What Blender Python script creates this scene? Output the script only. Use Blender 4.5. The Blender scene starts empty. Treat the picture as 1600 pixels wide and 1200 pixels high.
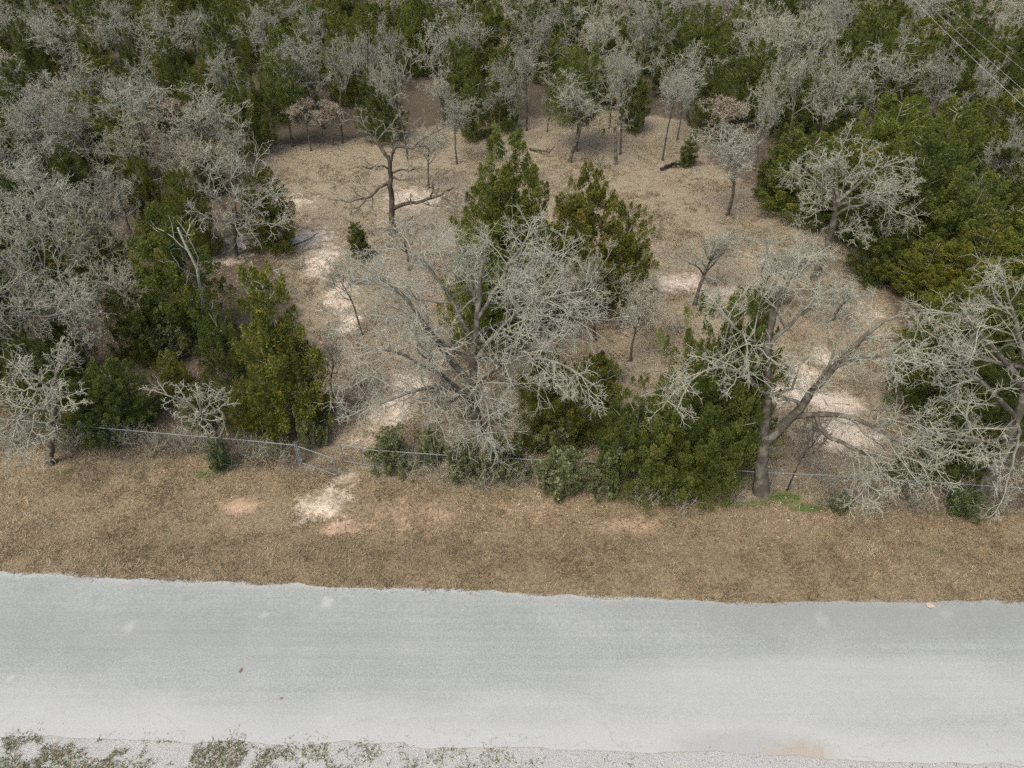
import bpy, math
import numpy as np

# ------------------------------------------------------------------ camera, sky, sun, exposure
scene = bpy.context.scene
COL = scene.collection
CAM_H, PITCH, FOCAL = 24.0, math.radians(38.0), 1149.0      # metres, radians, pixels of a 1600 wide frame
cam_data = bpy.data.cameras.new('camera')
cam_data.sensor_fit = 'HORIZONTAL'
cam_data.sensor_width = 36.0
cam_data.lens = 36.0 * FOCAL / 1600.0
cam_data.clip_end = 5000.0
cam = bpy.data.objects.new('camera', cam_data)
COL.objects.link(cam)
cam.location = (0, 0, CAM_H)
cam.rotation_euler = (math.radians(90) - PITCH, 0, 0)
scene.camera = cam

SUN_EL, SUN_AZ = math.radians(58), math.radians(215)        # compass bearing of the sun, +Y is north
world = bpy.data.worlds.new('World')
scene.world = world
world.use_nodes = True
wn = world.node_tree.nodes
wl = world.node_tree.links
bg = wn['Background']
sky = wn.new('ShaderNodeTexSky')
sky.sky_type = 'NISHITA'
sky.sun_disc = False
sky.sun_elevation = SUN_EL
sky.sun_rotation = SUN_AZ
sky.air_density = 1.0
sky.dust_density = 5.0
sky.ozone_density = 0.7
wl.new(sky.outputs[0], bg.inputs[0])
bg.inputs[1].default_value = 0.15

sd = bpy.data.lights.new('sun', 'SUN')
sd.energy = 1.15
sd.angle = math.radians(20)
sd.color = (1.0, 0.97, 0.91)
sun = bpy.data.objects.new('sun', sd)
COL.objects.link(sun)
sun.location = (-20, -20, 60)
sun.rotation_euler = (math.radians(90) - SUN_EL, 0, math.pi - SUN_AZ)
sun_dir = np.array([math.sin(SUN_AZ) * math.cos(SUN_EL), math.cos(SUN_AZ) * math.cos(SUN_EL), math.sin(SUN_EL)])
from mathutils import Vector
sun.rotation_euler = Vector(sun_dir).to_track_quat('Z', 'Y').to_euler()

scene.view_settings.view_transform = 'Standard'
scene.view_settings.look = 'None'
scene.view_settings.exposure = 0.68
scene.view_settings.gamma = 1.0
scene.view_settings.use_curve_mapping = False
scene.render.engine = 'CYCLES'
scene.cycles.max_bounces = 4
scene.cycles.diffuse_bounces = 3
scene.cycles.use_denoising = False

# ------------------------------------------------------------------ helpers: survey of the place
CP, SP = math.cos(PITCH), math.sin(PITCH)
ORI = np.array([0, 0, CAM_H])


def ray(px, py):
    a, b = (px - 800) / FOCAL, (600 - py) / FOCAL
    return np.array([a, CP + b * SP, -SP + b * CP])


def on_level(px, py, z=0.0):
    d = ray(px, py)
    return ORI + d * ((z - CAM_H) / d[2])


def on_upright(px, py, Y):
    d = ray(px, py)
    return ORI + d * (Y / d[1])


def slant(p):
    return (p[1] * CP + (CAM_H - p[2]) * SP)


def nrm(v):
    return v / np.maximum(np.linalg.norm(v, axis=-1, keepdims=True), 1e-9)


def fbm(x, y, scale, seed, octaves=4):
    """smooth value noise in 0..1 on arrays"""
    out = np.zeros_like(x, dtype=float)
    amp, tot = 1.0, 0.0
    for o in range(octaves):
        f = 2 ** o / scale
        xs, ys = x * f + 17.3 * seed + o * 5.1, y * f - 9.7 * seed + o * 3.3
        xi, yi = np.floor(xs).astype(np.int64), np.floor(ys).astype(np.int64)
        fx, fy = xs - xi, ys - yi
        fx, fy = fx * fx * (3 - 2 * fx), fy * fy * (3 - 2 * fy)

        def h(i, j):
            n = (i * 374761393 + j * 668265263 + seed * 1442695 + o * 977) & 0x7fffffff
            n = ((n ^ (n >> 13)) * 1274126177) & 0x7fffffff
            return ((n ^ (n >> 16)) & 0xffff) / 65535.0
        v = (h(xi, yi) * (1 - fx) + h(xi + 1, yi) * fx) * (1 - fy) + (h(xi, yi + 1) * (1 - fx) + h(xi + 1, yi + 1) * fx) * fy
        out += amp * v
        tot += amp
        amp *= 0.5
    return out / tot


def sstep(a, b, x):
    t = np.clip((x - a) / (b - a), 0, 1)
    return t * t * (3 - 2 * t)


def inside(px, py, poly):
    """points in polygon, arrays"""
    res = np.zeros(px.shape, bool)
    n = len(poly)
    for i in range(n):
        x0, y0 = poly[i]
        x1, y1 = poly[(i + 1) % n]
        if y0 == y1:
            continue
        c = ((y0 > py) != (y1 > py)) & (px < (x1 - x0) * (py - y0) / (y1 - y0) + x0)
        res ^= c
    return res


# ------------------------------------------------------------------ helpers: meshes and objects
def new_mesh(name, V, F, attrs=None, mat=None, smooth=False):
    """V (n,3); F (m,k) one face size, or list of such arrays"""
    me = bpy.data.meshes.new(name)
    Fs = F if isinstance(F, list) else [F]
    Fs = [np.asarray(f, dtype=np.int32) for f in Fs if len(f)]
    me.vertices.add(len(V))
    me.vertices.foreach_set('co', np.ascontiguousarray(V, dtype=np.float32).ravel())
    idx = np.concatenate([f.ravel() for f in Fs])
    tot = np.concatenate([np.full(len(f), f.shape[1], np.int32) for f in Fs])
    start = np.concatenate([[0], np.cumsum(tot)[:-1]]).astype(np.int32)
    me.loops.add(len(idx))
    me.loops.foreach_set('vertex_index', idx)
    me.polygons.add(len(tot))
    me.polygons.foreach_set('loop_start', start)
    me.polygons.foreach_set('loop_total', tot)
    if smooth:
        me.polygons.foreach_set('use_smooth', np.ones(len(tot), bool))
    for k, a in (attrs or {}).items():
        at = me.attributes.new(k, 'FLOAT', 'POINT')
        at.data.foreach_set('value', np.ascontiguousarray(a, dtype=np.float32))
    me.update(calc_edges=True)
    if mat:
        me.materials.append(mat)
    return me


def obj(name, me, parent=None, loc=None):
    o = bpy.data.objects.new(name, me)
    COL.objects.link(o)
    if parent is not None:
        o.parent = parent
    if loc is not None:
        o.location = loc
    return o


def tag(o, label=None, cat=None, group=None, kind=None):
    if label:
        o['label'] = label
    if cat:
        o['category'] = cat
    if group:
        o['group'] = group
    if kind:
        o['kind'] = kind
    return o


def frames(T):
    ref = np.where(np.abs(T[..., 2:3]) < 0.9, np.array([0, 0, 1.0]), np.array([1.0, 0, 0]))
    U = nrm(np.cross(T, ref))
    return U, np.cross(T, U)


def tubes(P, R, S):
    """P (N,K,3), R (N,K): N open tubes of S sides -> V, F, radius per vertex"""
    N, K, _ = P.shape
    T = np.empty_like(P)
    T[:, 1:-1] = P[:, 2:] - P[:, :-2]
    T[:, 0] = P[:, 1] - P[:, 0]
    T[:, -1] = P[:, -1] - P[:, -2]
    T = nrm(T)
    mean = nrm(P[:, -1] - P[:, 0])
    U0, _ = frames(mean)
    U = nrm(U0[:, None, :] - T * np.sum(U0[:, None, :] * T, -1, keepdims=True))
    W = np.cross(T, U)
    a = np.arange(S) * 2 * math.pi / S
    V = P[:, :, None, :] + R[:, :, None, None] * (np.cos(a)[None, None, :, None] * U[:, :, None, :] + np.sin(a)[None, None, :, None] * W[:, :, None, :])
    i = np.arange(N * K * S).reshape(N, K, S)
    F = np.stack([i[:, :-1, :], np.roll(i, -1, 2)[:, :-1, :], np.roll(i, -1, 2)[:, 1:, :], i[:, 1:, :]], -1).reshape(-1, 4)
    return V.reshape(-1, 3), F, np.repeat(R[:, :, None], S, 2).ravel()


def join(parts):
    """list of (V,F,attr arrays tuple)"""
    Vs, Fs, As, n = [], [], [], 0
    for V, F, A in parts:
        Vs.append(V)
        Fs.append(F + n)
        As.append(A)
        n += len(V)
    return np.concatenate(Vs), np.concatenate(Fs), np.concatenate(As)


def box_parts(boxes):
    V, F = [], []
    for c, ax in boxes:                       # centre, three half-axis vectors
        c = np.array(c)
        n = len(V)
        for sz in (-1, 1):
            for sy, sx in ((-1, -1), (-1, 1), (1, 1), (1, -1)):
                V.append(c + sx * np.array(ax[0]) + sy * np.array(ax[1]) + sz * np.array(ax[2]))
        for f in ((0, 3, 2, 1), (4, 5, 6, 7), (0, 1, 5, 4), (1, 2, 6, 5), (2, 3, 7, 6), (3, 0, 4, 7)):
            F.append([n + k for k in f])
    return np.array(V), np.array(F)


# ------------------------------------------------------------------ materials
def mat_new(name, rough=0.9):
    m = bpy.data.materials.new(name)
    m.use_nodes = True
    b = m.node_tree.nodes['Principled BSDF']
    b.inputs['Roughness'].default_value = rough
    b.inputs['Specular IOR Level'].default_value = 0.2
    return m, m.node_tree.nodes, m.node_tree.links, b


def n_attr(nodes, name):
    a = nodes.new('ShaderNodeAttribute')
    a.attribute_name = name
    return a.outputs['Fac']


def n_noise(nodes, links, scale, detail=6, rough=0.6, vec=None, dims=None):
    t = nodes.new('ShaderNodeTexNoise')
    t.inputs['Scale'].default_value = scale
    t.inputs['Detail'].default_value = detail
    t.inputs['Roughness'].default_value = rough
    if vec is not None:
        links.new(vec, t.inputs['Vector'])
    return t.outputs['Fac']


def n_ramp(nodes, links, fac, stops):
    r = nodes.new('ShaderNodeValToRGB')
    while len(r.color_ramp.elements) < len(stops):
        r.color_ramp.elements.new(0.5)
    for e, (p, c) in zip(r.color_ramp.elements, stops):
        e.position = p
        e.color = (c[0], c[1], c[2], 1) if len(c) == 3 else c
    if fac is not None:
        links.new(fac, r.inputs[0])
    return r.outputs[0]


def n_mix(nodes, links, fac, a, b, mode='MIX'):
    x = nodes.new('ShaderNodeMix')
    x.data_type = 'RGBA'
    x.blend_type = mode
    for s, v in ((0, fac), (6, a), (7, b)):
        if isinstance(v, (int, float)):
            x.inputs[s].default_value = v
        elif isinstance(v, tuple):
            x.inputs[s].default_value = (v[0], v[1], v[2], 1)
        else:
            links.new(v, x.inputs[s])
    return x.outputs[2]


def n_math(nodes, links, op, a, b=0.0, c=None):
    x = nodes.new('ShaderNodeMath')
    x.operation = op
    for s, v in ((0, a), (1, b), (2, c)):
        if v is None:
            continue
        if isinstance(v, (int, float)):
            x.inputs[s].default_value = v
        else:
            links.new(v, x.inputs[s])
    return x.outputs[0]


def n_bump(nodes, links, height, strength, dist, bsdf):
    b = nodes.new('ShaderNodeBump')
    b.inputs['Strength'].default_value = strength
    b.inputs['Distance'].default_value = dist
    links.new(height, b.inputs['Height'])
    links.new(b.outputs[0], bsdf.inputs['Normal'])


def n_pos(nodes):
    return nodes.new('ShaderNodeNewGeometry').outputs['Position']


def make_bark():
    m, N, L, b = mat_new('oak_bark', 0.95)
    rad = n_attr(N, 'rad')
    tc = N.new('ShaderNodeTexCoord').outputs['Object']
    base = n_ramp(N, L, rad, [(0.0, (0.41, 0.415, 0.335)), (0.018, (0.35, 0.352, 0.288)), (0.036, (0.20, 0.195, 0.16)), (0.065, (0.105, 0.096, 0.077)), (0.12, (0.080, 0.070, 0.055)), (0.3, (0.095, 0.085, 0.070))])
    lich = n_ramp(N, L, n_noise(N, L, 2.2, 5, 0.65, tc), [(0.47, (0, 0, 0)), (0.60, (1, 1, 1))])
    c = n_mix(N, L, n_math(N, L, 'MULTIPLY', lich, 0.45), base, (0.31, 0.31, 0.26))
    fine = n_noise(N, L, 24, 4, 0.7, tc)
    c = n_mix(N, L, 0.75, c, n_ramp(N, L, fine, [(0.3, (0.55, 0.55, 0.55)), (0.75, (1.25, 1.22, 1.15))]), 'MULTIPLY')
    oi = N.new('ShaderNodeObjectInfo')
    c = n_mix(N, L, 1.0, c, oi.outputs['Color'], 'MULTIPLY')
    L.new(c, b.inputs['Base Color'])
    n_bump(N, L, fine, 0.6, 0.03, b)
    return m


def make_leaf(name, stops, trans=0.25):
    m, N, L, b = mat_new(name, 0.75)
    c = n_ramp(N, L, n_attr(N, 'tint'), stops)
    oi = N.new('ShaderNodeObjectInfo')
    c = n_mix(N, L, 1.0, c, oi.outputs['Color'], 'MULTIPLY')
    L.new(c, b.inputs['Base Color'])
    tr = N.new('ShaderNodeBsdfTranslucent')
    L.new(c, tr.inputs[0])
    ms = N.new('ShaderNodeMixShader')
    ms.inputs[0].default_value = trans
    L.new(b.outputs[0], ms.inputs[1])
    L.new(tr.outputs[0], ms.inputs[2])
    L.new(ms.outputs[0], N['Material Output'].inputs[0])
    return m


def make_metal():
    m, N, L, b = mat_new('galvanised_steel', 0.55)
    b.inputs['Metallic'].default_value = 0.35
    c = n_ramp(N, L, n_noise(N, L, 6, 4), [(0.3, (0.16, 0.175, 0.18)), (0.7, (0.26, 0.28, 0.285))])
    L.new(c, b.inputs['Base Color'])
    return m


def make_ground():
    m, N, L, b = mat_new('ground_soil', 0.98)
    p = n_pos(N)
    fine = n_noise(N, L, 7.0, 9, 0.8, p)
    mid = n_noise(N, L, 1.3, 6, 0.65, p)
    big = n_noise(N, L, 0.16, 4, 0.55, p)
    grass = n_ramp(N, L, fine, [(0.28, (0.08, 0.060, 0.035)), (0.5, (0.21, 0.163, 0.098)), (0.72, (0.34, 0.27, 0.17))])
    grass = n_mix(N, L, n_ramp(N, L, mid, [(0.35, (0, 0, 0)), (0.7, (0.5, 0.5, 0.5))]), grass, (0.155, 0.118, 0.068))
    litter = n_ramp(N, L, fine, [(0.30, (0.080, 0.063, 0.040)), (0.5, (0.215, 0.178, 0.120)), (0.70, (0.37, 0.315, 0.225))])
    litter = n_mix(N, L, n_ramp(N, L, big, [(0.35, (0, 0, 0)), (0.65, (0.6, 0.6, 0.6))]), litter, (0.265, 0.225, 0.150))
    sand = n_ramp(N, L, fine, [(0.25, (0.38, 0.30, 0.215)), (0.5, (0.55, 0.465, 0.36)), (0.8, (0.64, 0.56, 0.45))])
    clay = n_ramp(N, L, fine, [(0.25, (0.27, 0.18, 0.115)), (0.7, (0.45, 0.33, 0.22))])
    gravel = n_ramp(N, L, n_noise(N, L, 22, 6, 0.8, p), [(0.3, (0.25, 0.245, 0.22)), (0.5, (0.35, 0.35, 0.325)), (0.72, (0.45, 0.45, 0.42))])
    green = n_ramp(N, L, fine, [(0.3, (0.05, 0.07, 0.02)), (0.7, (0.12, 0.16, 0.045))])

    def cut(attr, lo, hi, amt=0.55):
        v = n_math(N, L, 'ADD', n_attr(N, attr), n_math(N, L, 'MULTIPLY', n_math(N, L, 'SUBTRACT', mid, 0.5), amt * 2))
        v = n_math(N, L, 'ADD', v, n_math(N, L, 'MULTIPLY', n_math(N, L, 'SUBTRACT', fine, 0.5), amt))
        return n_ramp(N, L, v, [(lo, (0, 0, 0)), (hi, (1, 1, 1))])
    c = n_mix(N, L, cut('litter', 0.35, 0.65), grass, litter)
    duff = n_ramp(N, L, fine, [(0.28, (0.036, 0.029, 0.019)), (0.5, (0.085, 0.069, 0.046)), (0.72, (0.16, 0.133, 0.092))])
    c = n_mix(N, L, cut('duff', 0.35, 0.75, 0.7), c, duff)
    c = n_mix(N, L, cut('clay', 0.35, 0.85, 0.9), c, clay)
    c = n_mix(N, L, cut('green', 0.4, 0.7), c, green)
    c = n_mix(N, L, cut('sand', 0.30, 0.85, 0.9), c, sand)
    c = n_mix(N, L, cut('gravel', 0.4, 0.6, 0.4), c, gravel)
    L.new(c, b.inputs['Base Color'])
    n_bump(N, L, n_math(N, L, 'ADD', fine, mid), 0.7, 0.07, b)
    return m


def make_road():
    m, N, L, b = mat_new('chip_seal_road', 0.92)
    p = n_pos(N)
    mp = N.new('ShaderNodeMapping')
    mp.inputs['Scale'].default_value = (0.05, 2.6, 1)
    mp.inputs['Rotation'].default_value = (0, 0, math.radians(1.5))
    L.new(p, mp.inputs[0])
    streak = n_noise(N, L, 2.0, 7, 0.65, mp.outputs[0])
    grain = n_noise(N, L, 16, 6, 0.85, p)
    blot = n_noise(N, L, 0.35, 5, 0.6, p)
    c = n_ramp(N, L, streak, [(0.3, (0.242, 0.256, 0.240)), (0.55, (0.264, 0.278, 0.259)), (0.75, (0.286, 0.298, 0.277))])
    c = n_mix(N, L, 0.8, c, n_ramp(N, L, blot, [(0.3, (0.87, 0.88, 0.88)), (0.7, (1.08, 1.08, 1.07))]), 'MULTIPLY')
    c = n_mix(N, L, 0.9, c, n_ramp(N, L, grain, [(0.34, (0.68, 0.68, 0.68)), (0.66, (1.32, 1.32, 1.31))]), 'MULTIPLY')
    c = n_mix(N, L, n_attr(N, 'pale'), c, (0.375, 0.382, 0.36))
    c = n_mix(N, L, n_attr(N, 'dark'), c, (0.205, 0.214, 0.203))
    c = n_mix(N, L, n_attr(N, 'dirt'), c, (0.32, 0.275, 0.215))
    # hairline cracks near the worn edge
    vo = N.new('ShaderNodeTexVoronoi')
    vo.feature = 'DISTANCE_TO_EDGE'
    vo.inputs['Scale'].default_value = 0.55
    wv = N.new('ShaderNodeVectorMath')
    wv.operation = 'ADD'
    tn = N.new('ShaderNodeTexNoise')
    tn.inputs['Scale'].default_value = 1.7
    tn.inputs['Detail'].default_value = 5
    L.new(p, tn.inputs['Vector'])
    L.new(p, wv.inputs[0])
    L.new(tn.outputs['Color'], wv.inputs[1])
    mp2 = N.new('ShaderNodeMapping')
    mp2.inputs['Scale'].default_value = (0.35, 1.3, 1)
    L.new(wv.outputs[0], mp2.inputs[0])
    L.new(mp2.outputs[0], vo.inputs['Vector'])
    crack = n_ramp(N, L, vo.outputs['Distance'], [(0.0, (1, 1, 1)), (0.012, (0, 0, 0))])
    crack = n_math(N, L, 'MULTIPLY', crack, n_attr(N, 'crack'))
    c = n_mix(N, L, n_math(N, L, 'MULTIPLY', crack, 0.3), c, (0.17, 0.165, 0.155))
    L.new(c, b.inputs['Base Color'])
    n_bump(N, L, grain, 0.35, 0.015, b)
    return m


def make_plain(name, stops, scale=8, rough=0.9):
    m, N, L, b = mat_new(name, rough)
    tc = N.new('ShaderNodeTexCoord').outputs['Object']
    f = n_noise(N, L, scale, 5, 0.65, tc)
    L.new(n_ramp(N, L, f, stops), b.inputs['Base Color'])
    n_bump(N, L, f, 0.4, 0.02, b)
    return m


M_BARK = make_bark()
M_CEDAR = make_leaf('cedar_foliage', [(0.0, (0.06, 0.078, 0.018)), (0.45, (0.110, 0.132, 0.030)), (0.8, (0.165, 0.178, 0.042)), (1.0, (0.21, 0.175, 0.05))], 0.2)
M_YAUPON = make_leaf('shrub_foliage', [(0.0, (0.08, 0.10, 0.040)), (0.6, (0.15, 0.175, 0.078)), (1.0, (0.23, 0.25, 0.13))], 0.2)
M_BROWN = make_leaf('dead_oak_leaves', [(0.0, (0.15, 0.09, 0.055)), (0.6, (0.27, 0.18, 0.115)), (1.0, (0.38, 0.28, 0.19))], 0.2)
M_GRASS = make_leaf('dead_grass_blades', [(0.0, (0.095, 0.073, 0.043)), (0.35, (0.205, 0.163, 0.099)), (0.62, (0.32, 0.26, 0.165)), (0.85, (0.42, 0.352, 0.24)), (0.86, (0.06, 0.09, 0.025)), (1.0, (0.13, 0.19, 0.05))], 0.15)
M_LITTER = make_leaf('fallen_leaves', [(0.0, (0.12, 0.065, 0.038)), (0.5, (0.25, 0.155, 0.095)), (1.0, (0.46, 0.35, 0.24))], 0.1)
M_METAL = make_metal()
M_GROUND = make_ground()
M_ROAD = make_road()
M_WIRE = make_plain('cable_aluminium', [(0.3, (0.30, 0.30, 0.29)), (0.7, (0.42, 0.42, 0.40))], 3, 0.5)
M_STONE = make_plain('pale_sandstone', [(0.3, (0.34, 0.27, 0.19)), (0.7, (0.48, 0.39, 0.29))], 12)

rng = np.random.default_rng(11)

# ------------------------------------------------------------------ ground and road
road_far_px = [(-500, 868), (-200, 884), (0, 894), (190, 904), (400, 914), (600, 918), (800, 927), (1000, 936), (1200, 942), (1330, 940), (1600, 939), (1900, 939), (2400, 939)]
road_near_px = [(-500, 1140), (0, 1152), (400, 1160), (800, 1170), (1200, 1180), (1600, 1195), (2200, 1215)]
RF = np.array([on_level(*q)[:2] for q in road_far_px])
RN = np.array([on_level(*q)[:2] for q in road_near_px])


def edge_y(E, x):
    s0 = (E[1, 1] - E[0, 1]) / (E[1, 0] - E[0, 0]) * 0.3
    y = np.interp(x, E[:, 0], E[:, 1])
    return y


def road_far(x):
    return edge_y(RF, x) + 0.34 * (fbm(x, x * 0, 0.7, 3, 5) - 0.5) + 0.2 * (fbm(x, x * 0, 4.0, 4, 2) - 0.5)


def road_near(x):
    return edge_y(RN, x) + 0.5 * (fbm(x, x * 0, 1.6, 5, 4) - 0.5)


FENCE_L0, FENCE_L1 = on_level(-60, 650, 1.2), on_level(459, 690, 1.2)
FENCE_R0, FENCE_R1 = on_level(597, 700, 1.2), on_level(1680, 765, 1.2)


def fence_y(x):
    return np.interp(x, [FENCE_L0[0], FENCE_L1[0], FENCE_R0[0], FENCE_R1[0]], [FENCE_L0[1], FENCE_L1[1], FENCE_R0[1], FENCE_R1[1]])


CLEAR_PX = [(420, 225), (530, 222), (640, 203), (800, 188), (950, 172), (1080, 190), (1105, 250), (1180, 300), (1300, 385), (1380, 450), (1400, 520), (1425, 620), (1460, 700), (1480, 765), (1200, 775), (900, 755), (600, 735), (500, 712), (515, 560), (440, 430), (395, 330)]
CLEAR = [tuple(on_level(*q)[:2]) for q in CLEAR_PX]


def blobs(x, y, items):
    """items: centre px, half width px, half height px, strength -> soft field"""
    v = np.zeros_like(x)
    for px, py, rx, ry, s in items:
        c = on_level(px, py)
        a = on_level(px + rx, py)[0] - c[0]
        bb = (on_level(px, py - ry)[1] - on_level(px, py + ry)[1]) / 2
        d = np.sqrt(((x - c[0]) / a) ** 2 + ((y - c[1]) / bb) ** 2)
        v = np.maximum(v, s * np.clip(1.35 - 0.7 * d, 0, 1))
    return v


SAND = [(455, 315, 36, 14, 0.55), (482, 372, 34, 14, 0.75), (500, 408, 26, 22, 0.8), (530, 455, 22, 26, 0.72), (545, 500, 18, 20, 0.65), (390, 378, 45, 11, 0.6), (345, 405, 28, 12, 0.6), (250, 440, 36, 14, 0.55),
        (650, 310, 45, 16, 0.6), (620, 350, 30, 10, 0.45), (640, 600, 32, 22, 0.72), (610, 640, 36, 22, 0.68), (580, 690, 40, 14, 0.5), (1060, 440, 55, 12, 0.72), (1130, 455, 40, 12, 0.6),
        (1255, 590, 30, 20, 0.8), (1230, 615, 36, 16, 0.9), (1300, 630, 45, 16, 0.85), (1320, 680, 50, 24, 0.95), (1290, 560, 26, 14, 0.7), (1345, 490, 40, 14, 0.45), (1010, 490, 30, 12, 0.4),
        (500, 787, 40, 20, 0.62), (520, 768, 30, 16, 0.5), (540, 745, 26, 14, 0.5), (290, 62, 18, 8, 1.0), (1190, 400, 60, 20, 0.35), (700, 690, 30, 10, 0.35)]
CLAY = [(370, 785, 32, 14, 0.75), (545, 815, 55, 14, 0.7), (640, 800, 100, 26, 0.45), (990, 815, 60, 14, 0.55), (820, 790, 90, 18, 0.4), (260, 740, 60, 14, 0.3), (940, 500, 70, 30, 0.35)]
GREEN = [(320, 737, 24, 6, 0.7), (100, 735, 24, 6, 0.6), (1160, 784, 40, 7, 0.7), (1225, 776, 40, 12, 0.72), (1265, 792, 26, 8, 0.8), (960, 765, 30, 7, 0.5), (1340, 800, 60, 12, 0.4), (1350, 560, 40, 20, 0.3), (190, 700, 40, 8, 0.4)]


def land_masks(x, y):
    inw = inside(x, y, CLEAR)
    fy = fence_y(x)
    beyond = sstep(-1.6, 0.4, y - fy + 1.2 * (fbm(x, y, 3.0, 9) - 0.5))
    sand = blobs(x, y, SAND)
    clay = blobs(x, y, CLAY)
    green = blobs(x, y, GREEN)
    return inw, beyond, sand, clay, green


def ground_z(x, y):
    near = sstep(0.0, 2.5, y - edge_y(RF, x))
    roll = 0.5 * (fbm(x, y, 18, 21, 2) - 0.5) + 0.16 * (fbm(x, y, 2.2, 22, 3) - 0.5)
    ditch = -0.18 * np.exp(-((y - edge_y(RF, x) - 3.2) / 1.5) ** 2)
    z = near * (roll + ditch)
    fade = 1 - sstep(60, 110, np.abs(x)) * 0.7
    lo = -0.03 - 0.0 * x
    return np.where(y < edge_y(RF, x) + 0.0, lo + 0.02 * sstep(0.2, -0.5, y - edge_y(RN, x)), lo + z * fade)


def axis(fine0, fine1, step, far):
    a = list(np.arange(fine0, fine1 + step, step))
    s, v = step, fine1
    up = []
    while v < far:
        s *= 1.35
        v += s
        up.append(v)
    s, v = step, fine0
    dn = []
    while v > -far:
        s *= 1.35
        v -= s
        dn.append(v)
    return np.array(dn[::-1] + a + up)


gx, gy = axis(-46, 46, 0.36, 2500), axis(9, 84, 0.36, 2500)
GX, GY = np.meshgrid(gx, gy)
xs, ys = GX.ravel(), GY.ravel()
gz = ground_z(xs, ys)
inw, beyond, sand, clay, green = land_masks(xs, ys)
cl = np.array(CLEAR)
cn = np.roll(cl, -1, 0)
edge_d = np.full(xs.shape, 1e9)
for (ax, ay), (bx, by) in zip(cl, cn):
    tt0 = np.clip(((xs - ax) * (bx - ax) + (ys - ay) * (by - ay)) / ((bx - ax) ** 2 + (by - ay) ** 2), 0, 1)
    edge_d = np.minimum(edge_d, np.hypot(xs - ax - tt0 * (bx - ax), ys - ay - tt0 * (by - ay)))
duff = sstep(-1.5, 1.5, np.where(inw, -edge_d, edge_d)) * beyond
gravel = np.where(ys < edge_y(RF, xs), np.clip(0.75 - 0.18 * np.maximum(0, edge_y(RN, xs) - ys - 0.6), 0, 1), 0)
gravel = np.maximum(gravel, 0.75 * sstep(0.35, -0.1, ys - edge_y(RF, xs)))
clay = np.maximum(clay, np.where(ys < edge_y(RN, xs), blobs(xs, ys, [(1150, 1195, 160, 30, 0.8)]), 0))
nx_, ny_ = len(gx), len(gy)
ii = np.arange(nx_ * ny_).reshape(ny_, nx_)
GF = np.stack([ii[:-1, :-1], ii[:-1, 1:], ii[1:, 1:], ii[1:, :-1]], -1).reshape(-1, 4)
g_me = new_mesh('ground', np.stack([xs, ys, gz], 1), GF, {'sand': sand, 'clay': clay, 'green': green, 'litter': beyond * 1.0, 'duff': duff, 'gravel': gravel}, M_GROUND, True)
tag(obj('ground', g_me), kind='structure')


def zat(x, y):
    return float(ground_z(np.array([float(x)]), np.array([float(y)]))[0])


def base_at(px, py):
    p = on_level(px, py)
    return np.array([p[0], p[1], zat(p[0], p[1])])


# road sheet
rx = np.concatenate([np.linspace(-400, -40, 30)[:-1], np.arange(-40, 40, 0.17), np.linspace(40, 400, 30)])
nt = 64
tt = np.linspace(0, 1, nt)
y0, y1 = road_near(rx), road_far(rx)
y0[np.abs(rx) > 39.9], y1[np.abs(rx) > 39.9] = edge_y(RN, rx)[np.abs(rx) > 39.9], edge_y(RF, rx)[np.abs(rx) > 39.9]
RX = np.repeat(rx[None], nt, 0)
RY = y0[None] + (y1 - y0)[None] * tt[:, None]
crown = 0.05 * (1 - (2 * tt[:, None] - 1) ** 2)
RZ = 0.004 + crown + 0 * RX
rv = np.stack([RX.ravel(), RY.ravel(), RZ.ravel()], 1)
ii = np.arange(nt * len(rx)).reshape(nt, len(rx))
RFc = np.stack([ii[:-1, :-1], ii[:-1, 1:], ii[1:, 1:], ii[1:, :-1]], -1).reshape(-1, 4)
px_, py_ = rv[:, 0], rv[:, 1]
n1 = fbm(px_, py_, 0.25, 31, 3)
sharp = lambda it, lo=0.35, hi=0.6: sstep(lo, hi, blobs(px_, py_, it) + 0.6 * (n1 - 0.5))
pale = 0.7 * sharp([(510, 941, 6, 9, 1), (203, 981, 6, 10, 0.9), (413, 962, 7, 6, 0.8), (1283, 968, 10, 12, 0.9), (1478, 962, 14, 9, 0.7), (20, 1058, 7, 8, 0.7), (765, 1003, 7, 8, 0.6), (545, 966, 8, 5, 0.6), (95, 1001, 8, 7, 0.5), (300, 960, 18, 8, 0.4)], 0.45, 0.75)
t_all = np.repeat(tt[:, None], len(rx), 1).ravel()
pale = np.maximum(pale, 0.75 * sstep(0.42, 0.0, t_all + 0.25 * (fbm(px_ * 0.3, py_, 1.2, 33) - 0.5)))
pale = np.maximum(pale, 0.5 * sstep(0.965, 1.0, t_all + 0.05 * (n1 - 0.5)))
pale = np.maximum(pale, 0.45 * sstep(0.5, 0.9, blobs(px_, py_, [(1290, 1080, 420, 60, 1)])))
dark = 0.55 * sharp([(150, 936, 7, 6, 1), (294, 935, 13, 4, 1), (540, 938, 4, 3, 1)], 0.5, 0.8)
dark = np.maximum(dark, 0.55 * sstep(0.25, 1.0, blobs(px_, py_, [(1430, 955, 330, 40, 1.0)]) + 0.5 * (n1 - 0.5)))
dark = np.maximum(dark, 0.3 * sstep(0.3, 1.0, blobs(px_, py_, [(180, 985, 400, 40, 0.9)]) + 0.4 * (n1 - 0.5)))
dark = np.maximum(dark, 0.35 * sstep(0.3, 1.0, blobs(px_, py_, [(1160, 1165, 110, 22, 1)]) + 0.5 * (n1 - 0.5)))
dirt = 0.8 * sstep(0.3, 0.9, blobs(px_, py_, [(1255, 1190, 50, 30, 1), (1000, 1190, 70, 12, 0.8)]) + 0.5 * (n1 - 0.5))
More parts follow.
